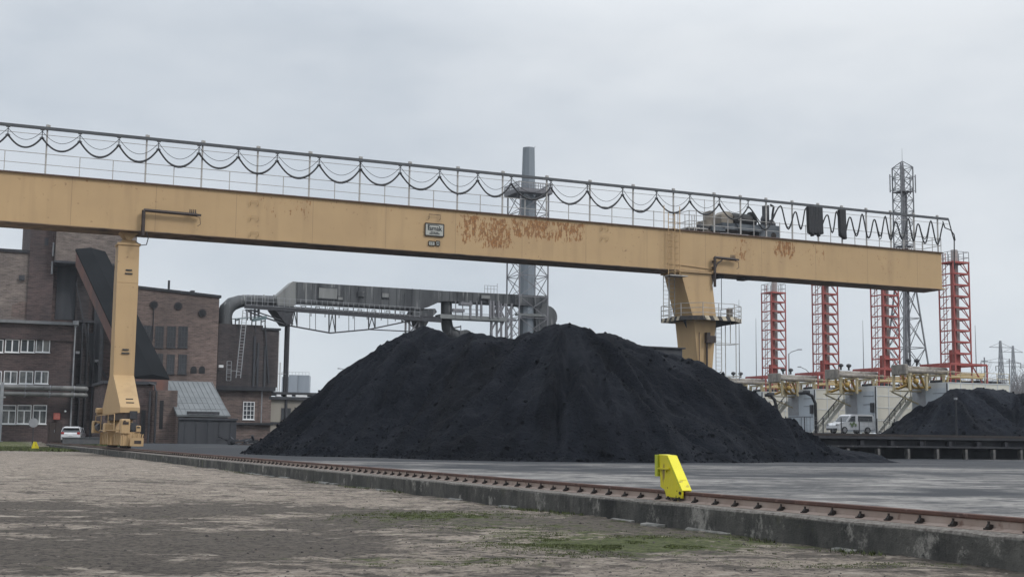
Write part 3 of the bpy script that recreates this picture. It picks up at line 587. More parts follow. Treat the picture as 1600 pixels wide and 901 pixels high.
# crowded loops over the far end
m = MB(); pts = []; s_ = hs[-1]; 
pk = [cp(x, 330)[0] for x in (1168, 1219, 1242, 1258, 1292, 1306, 1327, 1346, 1365, 1382, 1398, 1418, 1433, 1453, 1472)]
def wave(pk, lo, yo, r, name):
    m = MB(); pts = []
    for i, (a, b_) in enumerate(zip(pk[:-1], pk[1:])):
        h0 = .15 if i % 2 else .55; h1 = .55 if i % 2 else .15
        d = lo*random.uniform(.85, 1.08)
        for k in range(14):
            u = k/14; x = a+(b_-a)*u; zt = h0+(h1-h0)*u
            w = (1-math.cos(2*math.pi*u))/2; pts.append((x-.02*math.sin(2*math.pi*u)*(b_-a), yo, ZR-.12-zt*(1-w)-w*(d+.25)))
    pts.append((pk[-1], yo, ZR-.4)); m.tube(pts, r, 6); return m.build(name, MT['cable'], crane)
wave(pk, 1.95, yc, .066, 'festoon_cable'); wave([p+.07 for p in pk], 1.9, yc+.1, .045, 'festoon_cable')
for (x0, x1, dep) in ((1261, 1283, 2.55), (1310, 1319, 2.6)):
    a, b_ = cp(x0, 340)[0], cp(x1, 340)[0]; n = max(4, int((b_-a)/.16)); m = MB()
    for i in range(n):
        s0 = a+(b_-a)*i/n; d = dep*random.uniform(.88, 1.0)
        for yo in (-.16, -.03, .10):
            q = [(s0+(b_-a)/n*1.4*math.sin(math.pi*u)*.35+(.02*random.random()), yc+yo, ZR-.10-d*(1-abs(2*u-1)**5)) for u in [k/10 for k in range(11)]]
            m.tube([(p[0]+(.07 if k > 5 else -.0), p[1], p[2]) for k, p in enumerate(q)], .075, 5)
    m.box(a+.05, b_-.05, yc-.16, yc+.12, ZR-.35, ZR-.12)
    m.build('cable_bundle', MT['cable'], crane)
en = MB(); zz = lambda x, y: cp(x, y)[1]
en.tube([(SE, YR-.05, ZR+.05), (SE+.35, YR-.05, ZR-1.1), (SE+.62, YR-.05, ZR-1.9), (SE+.55, YR-.05, ZT-1.4)], .055, 6); en.build('end_cable', MT['cable'], crane)
m = MB(); sp2 = cp(1472, 345)[0]
m.tube([(sp2, yc, ZR-.2), (sp2+.25, yc, ZR-.8), (sp2+.9, yc, ZR-.95), (sp2+1.3, yc, ZR-1.35), (sp2+1.4, yc, ZR-1.9)], .055, 6); m.build('festoon_cable', MT['cable'], crane)
er = MB()
for y_ in (YR, 1.2):
    for x_ in (69.5, 70.6, 71.6): er.bar((x_, y_, ZT+.03), (x_, y_, ZT+1.3), .05)
    for z_ in (.65, 1.3): er.bar((69.5, y_, ZT+z_), (71.6, y_, ZT+z_), .05)
for z_ in (.65, 1.3): er.bar((71.6, YR, ZT+z_), (71.6, 1.2, ZT+z_), .05)
er.build('end_railing', MT['rail_grey'], crane)
# --- slender leg on the near rail (spreads along the rail at the foot)
def loc(x, y, dy=0.0): return FC.px(x, y, dy)
lg = MB()
def ring(z, xl, xr, yh): return [(xl, -yh, z), (xr, -yh, z), (xr, yh, z), (xl, yh, z)]
zb = 2.30
lg.loft([ring(zb, -.62, .62, 5.0), ring(zb+.35, -.62, .62, 5.0), ring(4.9, -.68, .68, 1.05), ring(11.3, -.72, .72, .85), ring(13.9, -.70, .70, .72)])
leg = lg.build('slender_leg', MT['yellow'], crane)
m = MB(); m.box(-.78, .78, -.80, .80, 13.9, 14.05); m.loft([ring(14.05, -.62, .62, .62), ring(14.28, -.42, .42, .5)]); m.build('leg_cap', MT['yellow'], leg)
m = MB(); m.cyl((0, -.62, 14.50), (0, .62, 14.50), .27, n=16); m.prism([(-.62, 14.81), (.62, 14.81), (.3, 14.45), (-.3, 14.45)], 1, -.5, .5); m.cyl((0, -.68, 14.50), (0, -.62, 14.50), .12, n=10); m.build('pivot', MT['yellow'], crane)
m = MB()
for (z_, w_) in ((12.15, .42), (11.9, .5), (6.65, .42), (6.4, .52), (3.2, .46), (2.95, .5)):
    yf = -(.75+.1*(13.9-z_)/2.6 if z_ > 4.9 else 1.05+(4.9-z_)/2.25*3.95)
    yf = min(yf, -.80)
    m.box(.05-w_/2, .05+w_/2, yf-.05, yf+.12, z_-.045, z_+.045)
m.build('faded_marking', MT['ink'], leg)
m = MB(); m.box(-.71, .71, -.865, .865, 11.26, 11.32); m.build('weld_band', MT['yellow'], leg)
# bogies along the rail
bg = MB(); bg.box(-.40, .40, -4.9, 4.9, 1.86, 2.30); bg.build('sill_beam', MT['brown_tube'], crane)
def bogie(y0):
    pr = [(y0-2.25, .22), (y0+2.25, .22), (y0+2.25, .78), (y0+1.2, 1.02), (y0-1.2, 1.02), (y0-2.25, .78)]
    m = MB()
    for a, b_ in ((-.52, -.40), (.40, .52)): m.prism(pr, 0, a, b_)
    m.box(-.40, .40, y0-.25, y0+.25, .6, 1.0); m.box(-.60, .60, y0-2.36, y0-2.25, .16, 1.04); m.box(-.60, .60, y0+2.25, y0+2.36, .16, 1.04)
    for q in (-1.9, -.95, 0, .95, 1.9): m.box(-.565, -.52, y0+q-.05, y0+q+.05, .2, .95 if abs(q) < 1.5 else .75)
    for q in (-.45, -.15, .15, .45): m.box(q-.035, q+.035, y0-2.42, y0-2.36, .16, 1.04)
    m.prism([(y0-.8, 1.0), (y0+.8, 1.0), (y0+.45, 1.9), (y0-.45, 1.9)], 0, -.34, .34)
    o = m.build('bogie_frame', MT['yellow'], crane)
    for w_ in (-1.6, -.55, .55, 1.6):
        k = MB(); k.cyl((-.14, y0+w_, .33), (.14, y0+w_, .33), .33, n=18); k.build('wheel', MT['clip'], o)
    return o
bo1 = bogie(-3.4); bo2 = bogie(3.4)
def pbox(name, x0, x1, y0, y1, dy, dep, m, c=.05, door=False):
    a0, z1 = loc(x0, y0, dy); a1, z0 = loc(x1, y1, dy); k = MB(); k.rbox(a0, a1, dy, dy+dep, z0, z1, c); o = k.build(name, m, crane)
    if door: k = MB(); w_ = (a1-a0); k.box(a0+w_*.18, a1-w_*.18, dy-.03, dy+.0, z0+(z1-z0)*.62, z0+(z1-z0)*.8); k.box(a0+w_*.25, a0+w_*.5, dy-.025, dy, z0+(z1-z0)*.82, z0+(z1-z0)*.9); k.build('cover_marking', MT['brown_tube'], o)
    return o
pbox('gear_housing', 189.5, 203, 654, 676.5, -5.9, .9, MT['yellow'], .06, True)
pbox('gear_housing', 145.5, 156, 657, 676, 4.6, .9, MT['yellow'], .06, True)
pbox('gear_housing', 163.5, 180.5, 660.5, 674.5, -1.2, 1.0, MT['yellow'], .06)
pbox('control_box', 213, 220, 664.5, 674, -5.9, .6, MT['yellow'], .04, True)
k = MB(); a0, z0 = loc(208.5, 667, -5.4); k.cyl((a0, -5.75, z0), (a0, -4.4, z0), .30, n=14); k.cyl((a0, -5.80, z0), (a0, -5.75, z0), .20, n=12); k.build('drive_motor', MT['dark_steel'], crane)
k = MB(); a0, z0 = loc(160, 667, 3); k.cyl((a0-.1, 3, z0), (a0-.1, 4.4, z0), .28, n=14); k.build('drive_motor', MT['dark_steel'], crane)
a0, z1 = loc(204, 677.5, -6.1); a1, z0 = loc(224, 697, -6.1)
k = MB(); k.box(a0, a1, -6.1, -6.0, .14, z1-.25); 
n_ = 6
for i in range(n_):
    u = a0+(a1-a0)*i/n_; q = (a1-a0)/n_; k.prism([(u, z1-.25), (u+q*.55, z1-.25), (u+q*.95, z1), (u+q*.5, z1)], 1, -6.1, -6.02)
k.box(a0, a1, -6.0, -4.6, .14, .22); k.build('toothed_guard', MT['yellow'], crane)
k = MB(); k.box(a0+.25, a1-.15, -6.125, -6.101, .3, .5); k.build('grime_patch', MT['brown_tube'], crane)
k = MB(); k.box(-1.0, -.62, -5.4, 5.4, 1.12, 1.18)
for y_ in (-5.3, 5.3): k.bar((-1.0, y_, 1.18), (-1.0, y_, 2.2), .05)
for y_ in (-2, 2): k.bar((-1.0, y_, 1.18), (-1.0, y_, 2.2), .05)
k.bar((-1.0, -5.3, 2.2), (-1.0, 5.3, 2.2), .05); k.build('service_step', MT['yellow'], crane)
k = MB(); k.box(-.95, .70, 4.9, 5.6, 2.30, 2.42); k.rbox(-1.05, -.5, 4.7, 5.4, 2.42, 2.75, .05); k.build('far_bracket', MT['yellow'], crane)
k = MB(); a0, z1 = loc(203.5, 641.5, -5.2); a1, z0 = loc(214, 654, -5.2); k.box(a0, a1, -5.1, -4.9, z0, z1); k.bar((a1, -5.1, z0-.6), (a1, -5.1, z1), .05); k.build('end_opening', MT['dark_steel'], crane)
# --- sturdy leg at the far side
FX = lambda x, y, dy=-1.3: FC.px(x, y, dy)
xt0, xt1 = FX(1063, 430)[0], FX(1111, 440)[0]; zp = FX(1095, 494)[1]; xm0, xm1 = FX(1081, 500)[0], FX(1117.5, 500)[0]; xb0, xb1 = FX(1089, 575)[0], FX(1112, 575)[0]; zb_ = FX(1100, 575)[1]
k_ = (zp-1.6)/(zp-zb_)
xg0 = xm0+(xb0-xm0)*k_; xg1 = xm1+(xb1-xm1)*k_
up = MB(); up.loft([ring(zp, xm0, xm1, 1.45), ring(ZB-.04, xt0, xt1, 1.32)]); sleg = up.build('sturdy_leg_head', MT['yellow'], crane)
lo_ = MB(); lo_.loft([ring(1.6, xg0, xg1, 1.35), ring(zp-.3, xm0+.1, xm1-.05, 1.5)]); lo_.build('sturdy_leg', MT['yellow'], crane)
k = MB(); k.box(xg0-.4, xg1+.4, -5, 5, .9, 1.6)
for y0 in (-4, 4): k.box(xg0-.2, xg1+.2, y0-1.6, y0+1.6, .1, .9)
k.build('sturdy_leg_foot', MT['yellow'], crane)
k = MB(); k.box(xt0-.25, xt1+.15, -1.5, 1.5, ZB-.12, ZB-.031); k.bar((xt0-1.2, YB-.05, ZB+.55), (xt1+.3, YB-.05, ZB+.30), .06); k.build('leg_flange', MT['yellow'], sleg)
k = MB(); k.prism([(xt1-.02, ZB-.12), (xt1+.55, ZB-.12), (xt1+.02, ZB-2.4), (xt1-.25, ZB-2.6)], 1, -1.0, 1.0); k.build('leg_gusset', MT['brown_tube'], sleg)
# platform round the leg
pa, pb = FX(1036, 497, 1.7)[0], FX(1158, 493, -1.1)[0]; pz = FX(1095, 496, -2.4)[1]
pf = [(pa, -1.2), (pa+1.3, -2.5), (pb-1.6, -2.5), (pb, -1.1), (pb, 2.0), (pa, 2.0)]
k = MB(); k.loft([[(x, y, pz-.06) for x, y in pf], [(x, y, pz+.02) for x, y in pf]]); plat = k.build('platform', MT['dark_steel'], crane)
k = MB()
for i in range(6):
    p, q = pf[i], pf[(i+1) % 6]; k.bar((p[0], p[1], pz+.02), (q[0], q[1], pz+.02), .07, .34)
k.build('edge_strip', MT['zebra'], plat)
k = MB()
for zz_ in (.45, .85, 1.25):
    for i in range(6): p, q = pf[i], pf[(i+1) % 6]; k.bar((*p, pz+zz_), (*q, pz+zz_), .045)
for i in range(6):
    p, q = pf[i], pf[(i+1) % 6]; n = max(1, int(math.dist(p, q)/1.3))
    for j in range(n): k.bar((p[0]+(q[0]-p[0])*j/n, p[1]+(q[1]-p[1])*j/n, pz+.1), (p[0]+(q[0]-p[0])*j/n, p[1]+(q[1]-p[1])*j/n, pz+1.25), .05)
k.build('platform_railing', MT['rail_grey'], plat)
for x_ in (xm0-.3, xm1-.2): 
    k = MB(); k.prism([(x_-.06, pz-.06), (pa+.3 if x_ == xm0-.3 else pb-.3, pz-.06), (x_, pz-.75)], 1, -1.0, -.9); k.build('platform_bracket', MT['dark_steel'], plat)
k = MB(); k.box(FX(1138, 490, -2.2)[0], FX(1144, 490, -2.2)[0], -2.3, -1.9, pz+.1, pz+.95); k.build('cabinet', MT['trolley_tan'], plat)
def ladder(m, x, y, z0, z1, w=.5, ax=0, cage=False):
    d = (w/2, 0) if ax == 0 else (0, w/2)
    for sg in (-1, 1): m.bar((x+sg*d[0], y+sg*d[1], z0), (x+sg*d[0], y+sg*d[1], z1), .05)
    n = int((z1-z0)/.33)
    for i in range(n): z = z0+(i+.5)*(z1-z0)/n; m.bar((x-d[0], y-d[1], z), (x+d[0], y+d[1], z), .03)
    return m
k = MB(); lx = FX(1050, 400, YB-.3)[0]; ladder(k, lx, YB-.25, ZB-.4, ZT+1.3, .62); k.bar((lx-.75, YB-.3, ZT-.0), (lx-.75, YB-.3, ZT+1.9), .05); k.bar((lx+.75, YB-.3, ZB-.4), (lx+.75, YB-.3, ZT+1.9), .05)
for i in range(9): z_ = ZB-.2+i*.5; k.tube([(lx-.35, YB-.25, z_), (lx-.4, YB-.7, z_), (lx, YB-.95, z_), (lx+.4, YB-.7, z_), (lx+.35, YB-.25, z_)], .018, 4, False)
k.build('girder_ladder', MT['yellow'], crane)
k = MB(); k.box(lx-.6, lx+1.1, YB-1.0, YB+.1, ZB-.6, ZB-.52); ladder(k, FX(1046, 460, -1.2)[0]-.2, -1.0, pz, ZB-.5, .5); ladder(k, FX(1050, 460, -.2)[0], -.2, pz, ZB-.5, .5); k.build('landing_ladder', MT['rail_grey'], crane)
k = MB(); lx2 = FX(1123, 540, -.6)[0]; zg = 4.3
ladder(k, lx2, -.6, zg, pz-.2, .55)
for y0, y1, z0 in ((-1.0, .4, pz-1.9), (-1.4, .8, zg+1.2), (-1.4, .8, zg+2.0)):
    for yy in (y0, y1): k.bar((lx2-.4, yy, z0), (lx2+1.7, yy, z0), .05)
    k.bar((lx2+1.7, y0, z0), (lx2+1.7, y1, z0), .05)
for yy in (-1.0, .6): k.bar((lx2+1.45, yy, zg-2), (lx2+1.45, yy, pz-.1), .05)
k.bar((lx2+.9, -1, pz-1.9), (lx2+.9, -1, pz-.1), .05)
k.box(lx2-.5, lx2+1.9, -1.4, 1.0, zg+.95, zg+1.0); k.build('access_ladder', MT['rail_grey'], crane)
k = MB(); bx = FX(1104, 530, -1.55)[0]; k.box(bx-.16, bx+.16, -1.9, -1.50, FX(1104, 530)[1]-.3, FX(1104, 520)[1]); k.rbox(bx+.12, bx+.7, -1.9, -1.5, FX(1104, 532)[1]-.2, FX(1104, 532)[1]+.4, .05)
k.tube([(bx, -1.6, 1.7), (bx, -1.6, FX(1104, 530)[1])], .09, 6); k.tube([(bx-.7, -1.55, 4), (bx-.7, -1.55, FX(1104, 520)[1])], .03, 5); k.build('switch_box', MT['brown_tube'], crane)
k = MB(); k.tube([(FX(1141, 500)[0], 0, ZB), (FX(1141, 500)[0], 0, pz+1)], .03, 5)
for x_ in (1133, 1176): k.box(FX(x_, 440)[0]-.35, FX(x_, 440)[0]+.35, -.6, .6, ZB-.25, ZB-.031)
k.build('underside_fitting', MT['dark_steel'], crane)

# --- hoist trolley on top
tz = .57+ZT+.03; T0 = cp(1090, 360, 0)[0]; T1 = cp(1212, 370, 0)[0]; TW = T1-T0
trol = thing('hoist_trolley', 'grey hoist trolley with winches parked on the right part of the girder', 'crane trolley', O+E1*T0+EZ*(tz-.57))
TX = lambda x: cp(x, 350, 0)[0]-T0
TZf = lambda x, y: cp(x, y, 0)[1]-ZT-.03
k = MB(); k.box(TX(1120), TX(1181), -.9, .9, .45, 1.0); k.box(TX(1178), TX(1209), -.8, .8, .1, 1.15); k.box(TX(1104), TX(1124), -.9, .9, .25, .7); k.prism([(TX(1140), 1.0), (TX(1180), 1.0), (TX(1176), .45), (TX(1146), .45)], 1, -1.0, -.905); trf = k.build('trolley_frame', MT['trolley_blue'], trol)
for x_ in (1112, 1200):
    for y_ in (-.75, .75): kk = MB(); kk.cyl((TX(x_), y_-.08, .27), (TX(x_), y_+.08, .27), .27, n=14); kk.build('wheel', MT['clip'], trol)
k = MB(); k.loft([ring(.5, TX(1120), TX(1139), .7), ring(1.75, TX(1121), TX(1139), .65), ring(2.05, TX(1126), TX(1136), .5)]); k.build('gearbox', MT['trolley_tan'], trol)
k = MB(); k.cyl((TX(1140), 0, 1.35), (TX(1171), 0, 1.35), .72, n=16); k.cyl((TX(1171), 0, 1.35), (TX(1173), 0, 1.35), .95, n=16); k.build('winch_drum', MT['black'], trol)
k = MB(); k.rbox(TX(1104), TX(1112), -.5, .5, .7, 2.0, .05); k.prism([(TX(1092), .1), (TX(1108), .1), (TX(1112), 1.3), (TX(1094), 1.1)], 1, -.6, .6); k.build('brake_housing', MT['trolley_tan'], trol)
k = MB(); k.cyl((TX(1090), -.2, .5), (TX(1104), -.2, .5), .42, n=12); k.build('motor', MT['dark_steel'], trol)
k = MB(); k.box(TX(1194), TX(1199), -.3, .3, .5, 3.0); k.tube([(TX(1202), -.3, .6), (TX(1204), -.3, 2.2), (TX(1206), -.3, 2.9), (TX(1201), -.3, 3.05)], .11, 6); k.ball((TX(1204), 0, 1.3), (.45, .5, .5)); k.ball((TX(1197), .2, 1.7), (.35, .45, .6)); k.box(TX(1186), TX(1207), -.4, .5, 1.15, 1.3); k.build('cable_mast', MT['dark_steel'], trol)
k = MB(); x0, x1 = TX(1068), TX(1090)
for x_ in (x0, (x0+x1)/2, x1): k.bar((x_, -.9, .0), (x_, -.9, 1.75), .05); k.bar((x_, .9, .0), (x_, .9, 1.75), .05)
for z_ in (.9, 1.75):
    k.bar((x0, -.9, z_), (x1, -.9, z_), .045); k.bar((x0, .9, z_), (x1, .9, z_), .045); k.bar((x0, -.9, z_), (x0, .9, z_), .045)
k.box(x0, x1, -.9, .9, .02, .06); k.box(x0, x1+.6, -.7, .7, .3, .42); k.bar((TX(1101), 0, .7), (TX(1101), 0, 3.0), .04); k.build('trolley_railing', MT['rail_grey'], trol)
# ------------------------------------------------------------------ coal heaps
def heap(name, ridge, bounds, step, slope, base, m, seed, rough=1.0, soft=5.0, label='', cat='coal heap', gully=1.35):
    pts = np.array(ridge); seg = np.linalg.norm(np.diff(pts[:, :2], axis=0), axis=1); L = np.concatenate([[0], np.cumsum(seg)])
    u = np.arange(0, L[-1]+.01, .5); rp_ = np.stack([np.interp(u, L, pts[:, k]) for k in range(3)], 1)
    x0, x1, y0, y1 = bounds; X, Y = np.meshgrid(np.arange(x0, x1, step), np.arange(y0, y1, step))
    acc = 0; wu = 0; wd = 0; wa = 0; ref = None
    wx = X+.8*fbm(X*.22, Y*.22, 4, seed); wy = Y+.8*fbm(X*.22+9, Y*.22, 4, seed+1)
    for i in range(len(rp_)):
        d = np.sqrt((wx-rp_[i, 0])**2+(wy-rp_[i, 1])**2+.12)
        z = rp_[i, 2]-slope*d; e_ = np.exp(np.clip(soft*(z-8)*.55, -200, 60))
        acc = acc+e_; wu = wu+e_*u[i]; wd = wd+e_*d; wa = wa+e_*np.arctan2(wx-rp_[i, 0], -(wy-rp_[i, 1]))
    Zs = 8+np.log(acc)/(soft*.55); U_ = wu/acc; D_ = wd/acc; A_ = wa/acc
    Zs = Zs-np.log(3.2)/(soft*.55)+.32
    c = U_*.55+A_*5.0; Zs0 = Zs.copy()
    env = sstep(D_, .3, 3)*sstep(Zs-base, -.3, 2.2)
    gl = (np.abs(fbm(c*.42, D_*.06+2, 3, seed+4))-.22)*1.7+.55*fbm(c*1.25, D_*.10, 3, seed+6)-.35*np.exp(-(fbm(c*.6+3, D_*.05, 2, seed+7)/.07)**2)+.36*fbm(c*3.0, D_*.2, 3, seed+15)
    Zs = Zs+env*gully*.80*gl
    Zs = Zs+rough*(.50*fbm(X*.26, Y*.26, 4, seed+8)*env+(.26*fbm(X*.9, Y*.9, 4, seed+9)+.13*fbm(X*2.4, Y*2.4, 3, seed+12))*sstep(Zs0-base, -.4, .6))
    # slumped terraces
    tr = fbm(X*.18+4, Y*.18, 3, seed+20); Zs = Zs+env*rough*.22*np.sin((Zs*1.3+tr*5))*sstep(tr, .05, .3)
    Zs = Zs-.05*rough*np.abs(fbm(X*1.6, Y*1.6, 3, seed+31))*env
    Z = np.where(Zs < base+.25, base+(Zs-base)*.6, Zs)
    Zg = np.where((Z < base-.12) | (Zs0 < base-.35+.3*fbm(X*.5, Y*.5, 3, seed+2)), np.nan, Z)
    tone = .5+1.05*fbm(c*.75+7, D_*.06, 4, seed+41)+.55*fbm(X*.16, Y*.16, 4, seed+43)+.65*fbm(c*2.6, D_*.10, 3, seed+45); at = np.stack([np.clip(tone, 0, 1)]*3+[0*X+1], -1)  # dry and damp slide streaks, also painted in place of gully light and shade
    o = gridmesh(name, X, Y, np.maximum(Z, base-.35), m, attr=at, cut=np.isnan(Zg)); HEAPS.append((X, Y, np.nan_to_num(Zg, nan=-9), base, slope)); return tag(o, label, cat)
HEAPS = []
def RW(l): return [W(*q) for q in l]
ridge = RW([(630, 540, 78), (648, 522, 77.5), (666, 506, 77), (688, 517, 76), (705, 532, 75), (722, 523, 75), (742, 520, 74.5), (770, 524, 74), (800, 528, 73.5), (820, 522, 73), (850, 514, 72.5), (872, 505, 72), (892, 505, 72), (908, 513, 72), (930, 517, 73), (952, 523, 74), (985, 535, 75), (1012, 542, 76), (1040, 549, 76.5), (1064, 553, 77), (1082, 567, 77), (1108, 580, 76.5), (1135, 594, 76), (1165, 615, 75), (1200, 638, 74), (1235, 662, 73), (1268, 685, 72)])
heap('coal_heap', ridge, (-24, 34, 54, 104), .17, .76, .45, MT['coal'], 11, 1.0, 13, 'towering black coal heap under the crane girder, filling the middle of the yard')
r2 = RW([(1296, 705, 72), (1312, 709, 73.5), (1328, 713, 75)])
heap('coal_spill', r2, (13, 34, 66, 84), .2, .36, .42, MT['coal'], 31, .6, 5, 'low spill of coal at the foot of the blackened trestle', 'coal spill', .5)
r3 = RW([(1470, 622, 104), (1492, 609, 105), (1502, 609, 106), (1515, 608, 106), (1530, 607, 108), (1552, 608, 110), (1568, 610, 112), (1590, 618, 112), (1640, 600, 106), (1700, 588, 102), (1800, 588, 104)])
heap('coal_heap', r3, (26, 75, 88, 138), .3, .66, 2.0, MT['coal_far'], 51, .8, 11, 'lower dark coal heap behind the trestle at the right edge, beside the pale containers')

# ------------------------------------------------------------------ raised platform and trestle on the right
TR0 = W(1600, 683, 90); s_tr, t_tr = st(TR0); zt_ = 1.93
pm_ = MB(); S0 = s_tr-26
pv = [(S0, t_tr+2.5, 1.90), (190, t_tr+2.5, 1.90), (190, t_tr+40, 2.45), (S0, t_tr+40, 2.45), (190, 260, 2.7), (S0, 260, 2.7)]
vs = [W2(a, b_, c) for a, b_, c in pv]+[W2(S0, t_tr+2.5, .2), W2(190, t_tr+2.5, .2), W2(S0, t_tr+40, .2), W2(S0, 260, .2)]
pm_.add(vs, [(0, 1, 2, 3), (3, 2, 4, 5), (6, 7, 1, 0), (8, 6, 0, 3), (9, 8, 3, 5)]); tag(pm_.build('raised_terrace', mat('terrace_cinders', (.035, .036, .04), (.022, .023, .026), 1.5, .9), None), kind='structure')
tr = thing('unloading_trestle', 'long blackened concrete trestle with posts and beams in front of the raised terrace', 'trestle', W2(s_tr-18.5, t_tr, .3))
k = MB(); k.box(-.5, 62, -.0, .55, 1.42, 1.60); k.box(-.5, 62, .55, 2.6, 1.55, 1.63); k.build('top_beam', MT['concrete_dark'], tr)
k = MB(); k.box(-.5, 62, .05, .45, .88, .99); k.box(-.5, 62, .42, .52, 1.0, 1.36); k.build('middle_beam', MT['concrete_dark'], tr)
k = MB(); k.box(-.5, 62, 2.3, 2.48, 0, 1.5); k.build('back_wall', MT['tar'], tr)
ps = MB().box(-.10, .10, .10, .40, .0, .8); po = ps.build('post', mat('grey_post_concrete', (.13, .125, .12), (.05, .05, .05), 2, .85), tr)
k = MB().box(-.14, .14, .10, .50, 1.0, 1.34); so = k.build('stub_post', MT['concrete_dark'], tr)
for i in range(25):
    x = 1.2+i*2.45
    for pr in (po, so):
        if i == 0: pr.location = (x, 0, 0)
        else: c = pr.copy(); COL.objects.link(c); c.parent = tr; c.location = (x+(1.1 if pr is so else 0), 0, 0)
k = MB(); k.box(-.5, 62, -.02, .12, 1.602, 1.74); k.build('edge_rail', MT['clip'], tr)
pp_ = W(1494.5, 671, 97); pole = thing('thin_pole', 'thin pale pole standing in front of the right hand coal heap', 'pole', (pp_[0], pp_[1], 1.9)); k = MB(); k.cyl((0, 0, 0), (0, 0, W(1494.5, 624, 97)[2]-1.9), .075, .06, 8); k.box(-.12, .12, -.12, .12, 0, .2); k.build('shaft', MT['concrete_dark'], pole); k = MB(); k.box(-.09, .09, -.09, .09, W(1494.5, 624, 97)[2]-1.9, W(1494.5, 624, 97)[2]-1.75); k.build('cap', MT['steel_grey'], pole)
def lumps():
    V_ = []; F_ = []; rnd = np.random.default_rng(3)
    for (X, Y, Z, base, sl_), n, k in ((HEAPS[0], 5200, .8), (HEAPS[2], 900, 1.3)):
        ny, nx = X.shape; c = 0
        while c < n:
            i, j = rnd.integers(1, ny-1), rnd.integers(1, nx-1); z = Z[i, j]
            if z < base-.2: continue
            if rnd.random() > (.9 if z < base+.5 else .35 if z < base+2 else .10): continue
            c += 1; r = k*rnd.choice([.035, .05, .06, .08, .11, .16], p=[.3, .25, .2, .14, .08, .03]); x, y = X[i, j]+rnd.uniform(-.1, .1), Y[i, j]+rnd.uniform(-.1, .1); o = len(V_); a0 = rnd.uniform(0, 6.3)
            for q in range(5): V_.append((x+r*rnd.uniform(.6, 1.3)*math.cos(a0+q*1.257), y+r*rnd.uniform(.6, 1.3)*math.sin(a0+q*1.257), z+r*rnd.uniform(.1, .5)))
            V_.append((x+r*rnd.uniform(-.4, .4), y, z+r*rnd.uniform(.7, 1.3)))
            for q in range(5): V_.append((V_[o+q][0], V_[o+q][1], z-r*.8))
            for q in range(5): w_ = (q+1) % 5; F_.append((o+q, o+w_, o+5)); F_.append((o+6+q, o+6+w_, o+w_, o+q))
    me = bpy.data.meshes.new('coal_lumps'); me.from_pydata(V_, [], F_); me.materials.append(MT['coal']); o = bpy.data.objects.new('coal_lumps', me); COL.objects.link(o); tag(o, 'loose coal lumps rolled down the slopes and foot of the heaps', 'coal', kind='stuff')
lumps()
# ------------------------------------------------------------------ hopper wall seen behind the heap
hp_ = W(1000, 600, 96); hb = thing('coal_hopper', 'dark flat-topped steel bunker just showing behind the right shoulder of the big coal heap', 'bunker', (hp_[0], hp_[1], .6))
FH = Frame((hp_[0], hp_[1], .6)); hx, hz = FH.px(1066, 543); k = MB(); k.box(0, hx, 0, 5, 0, hz-.1); k.build('wall', MT['tar'], hb); k = MB(); k.box(-.2, hx+.2, -.15, 5.2, hz-.1, hz); k.build('rim', MT['dark_steel'], hb)

# ------------------------------------------------------------------ brick works on the left
def window(parent, FRM, x0, y0, x1, y1, off, kind, dy=0.0, frame=None, glass=None):
    a0, z1 = FRM.px(x0, y0, dy); a1, z0 = FRM.px(x1, y1, dy); f = MB(); w = .09
    yf = dy-off
    f.box(a0, a1, yf-.05, dy+.05, z1-w, z1); f.box(a0, a1, yf-.05, dy+.05, z0, z0+w); f.box(a0, a0+w, yf-.05, dy+.05, z0+w, z1-w); f.box(a1-w, a1, yf-.05, dy+.05, z0+w, z1-w)
    if kind in ('two', 'tee'):
        top = z1-w if kind == 'two' else z0+(z1-z0)*.70
        f.box((a0+a1)/2-.07, (a0+a1)/2+.07, yf-.045, dy+.05, z0+w, top)
    if kind == 'tee': f.box(a0+w, a1-w, yf-.045, dy+.05, z0+(z1-z0)*.70-.06, z0+(z1-z0)*.70+.06)
    if kind == 'grid':
        for i in (1, 2): f.box(a0+(a1-a0)*i/3-.035, a0+(a1-a0)*i/3+.035, yf-.04, dy+.05, z0+w, z1-w)
        for i in (1, 2, 3): f.box(a0+w, a1-w, yf-.035, dy+.05, z0+(z1-z0)*i/4-.03, z0+(z1-z0)*i/4+.03)
    f.box(a0-.06, a1+.06, yf-.14, dy+.05, z0-.09, z0-.002)
    o = f.build('window', frame or MT['white'], parent)
    g_ = MB(); g_.box(a0+w*.9, a1-w*.9, yf, dy+.04, z0+w*.9, z1-w*.9); g_.build('pane', glass or MT['window_glass'], o); return o
def block(parent, name, x0, x1, y0, y1, z0, z1, m): k = MB(); k.box(x0, x1, y0, y1, z0, z1); return k.build(name, m, parent)
def zof(x, y, Y): return W(x, y, Y)[2]

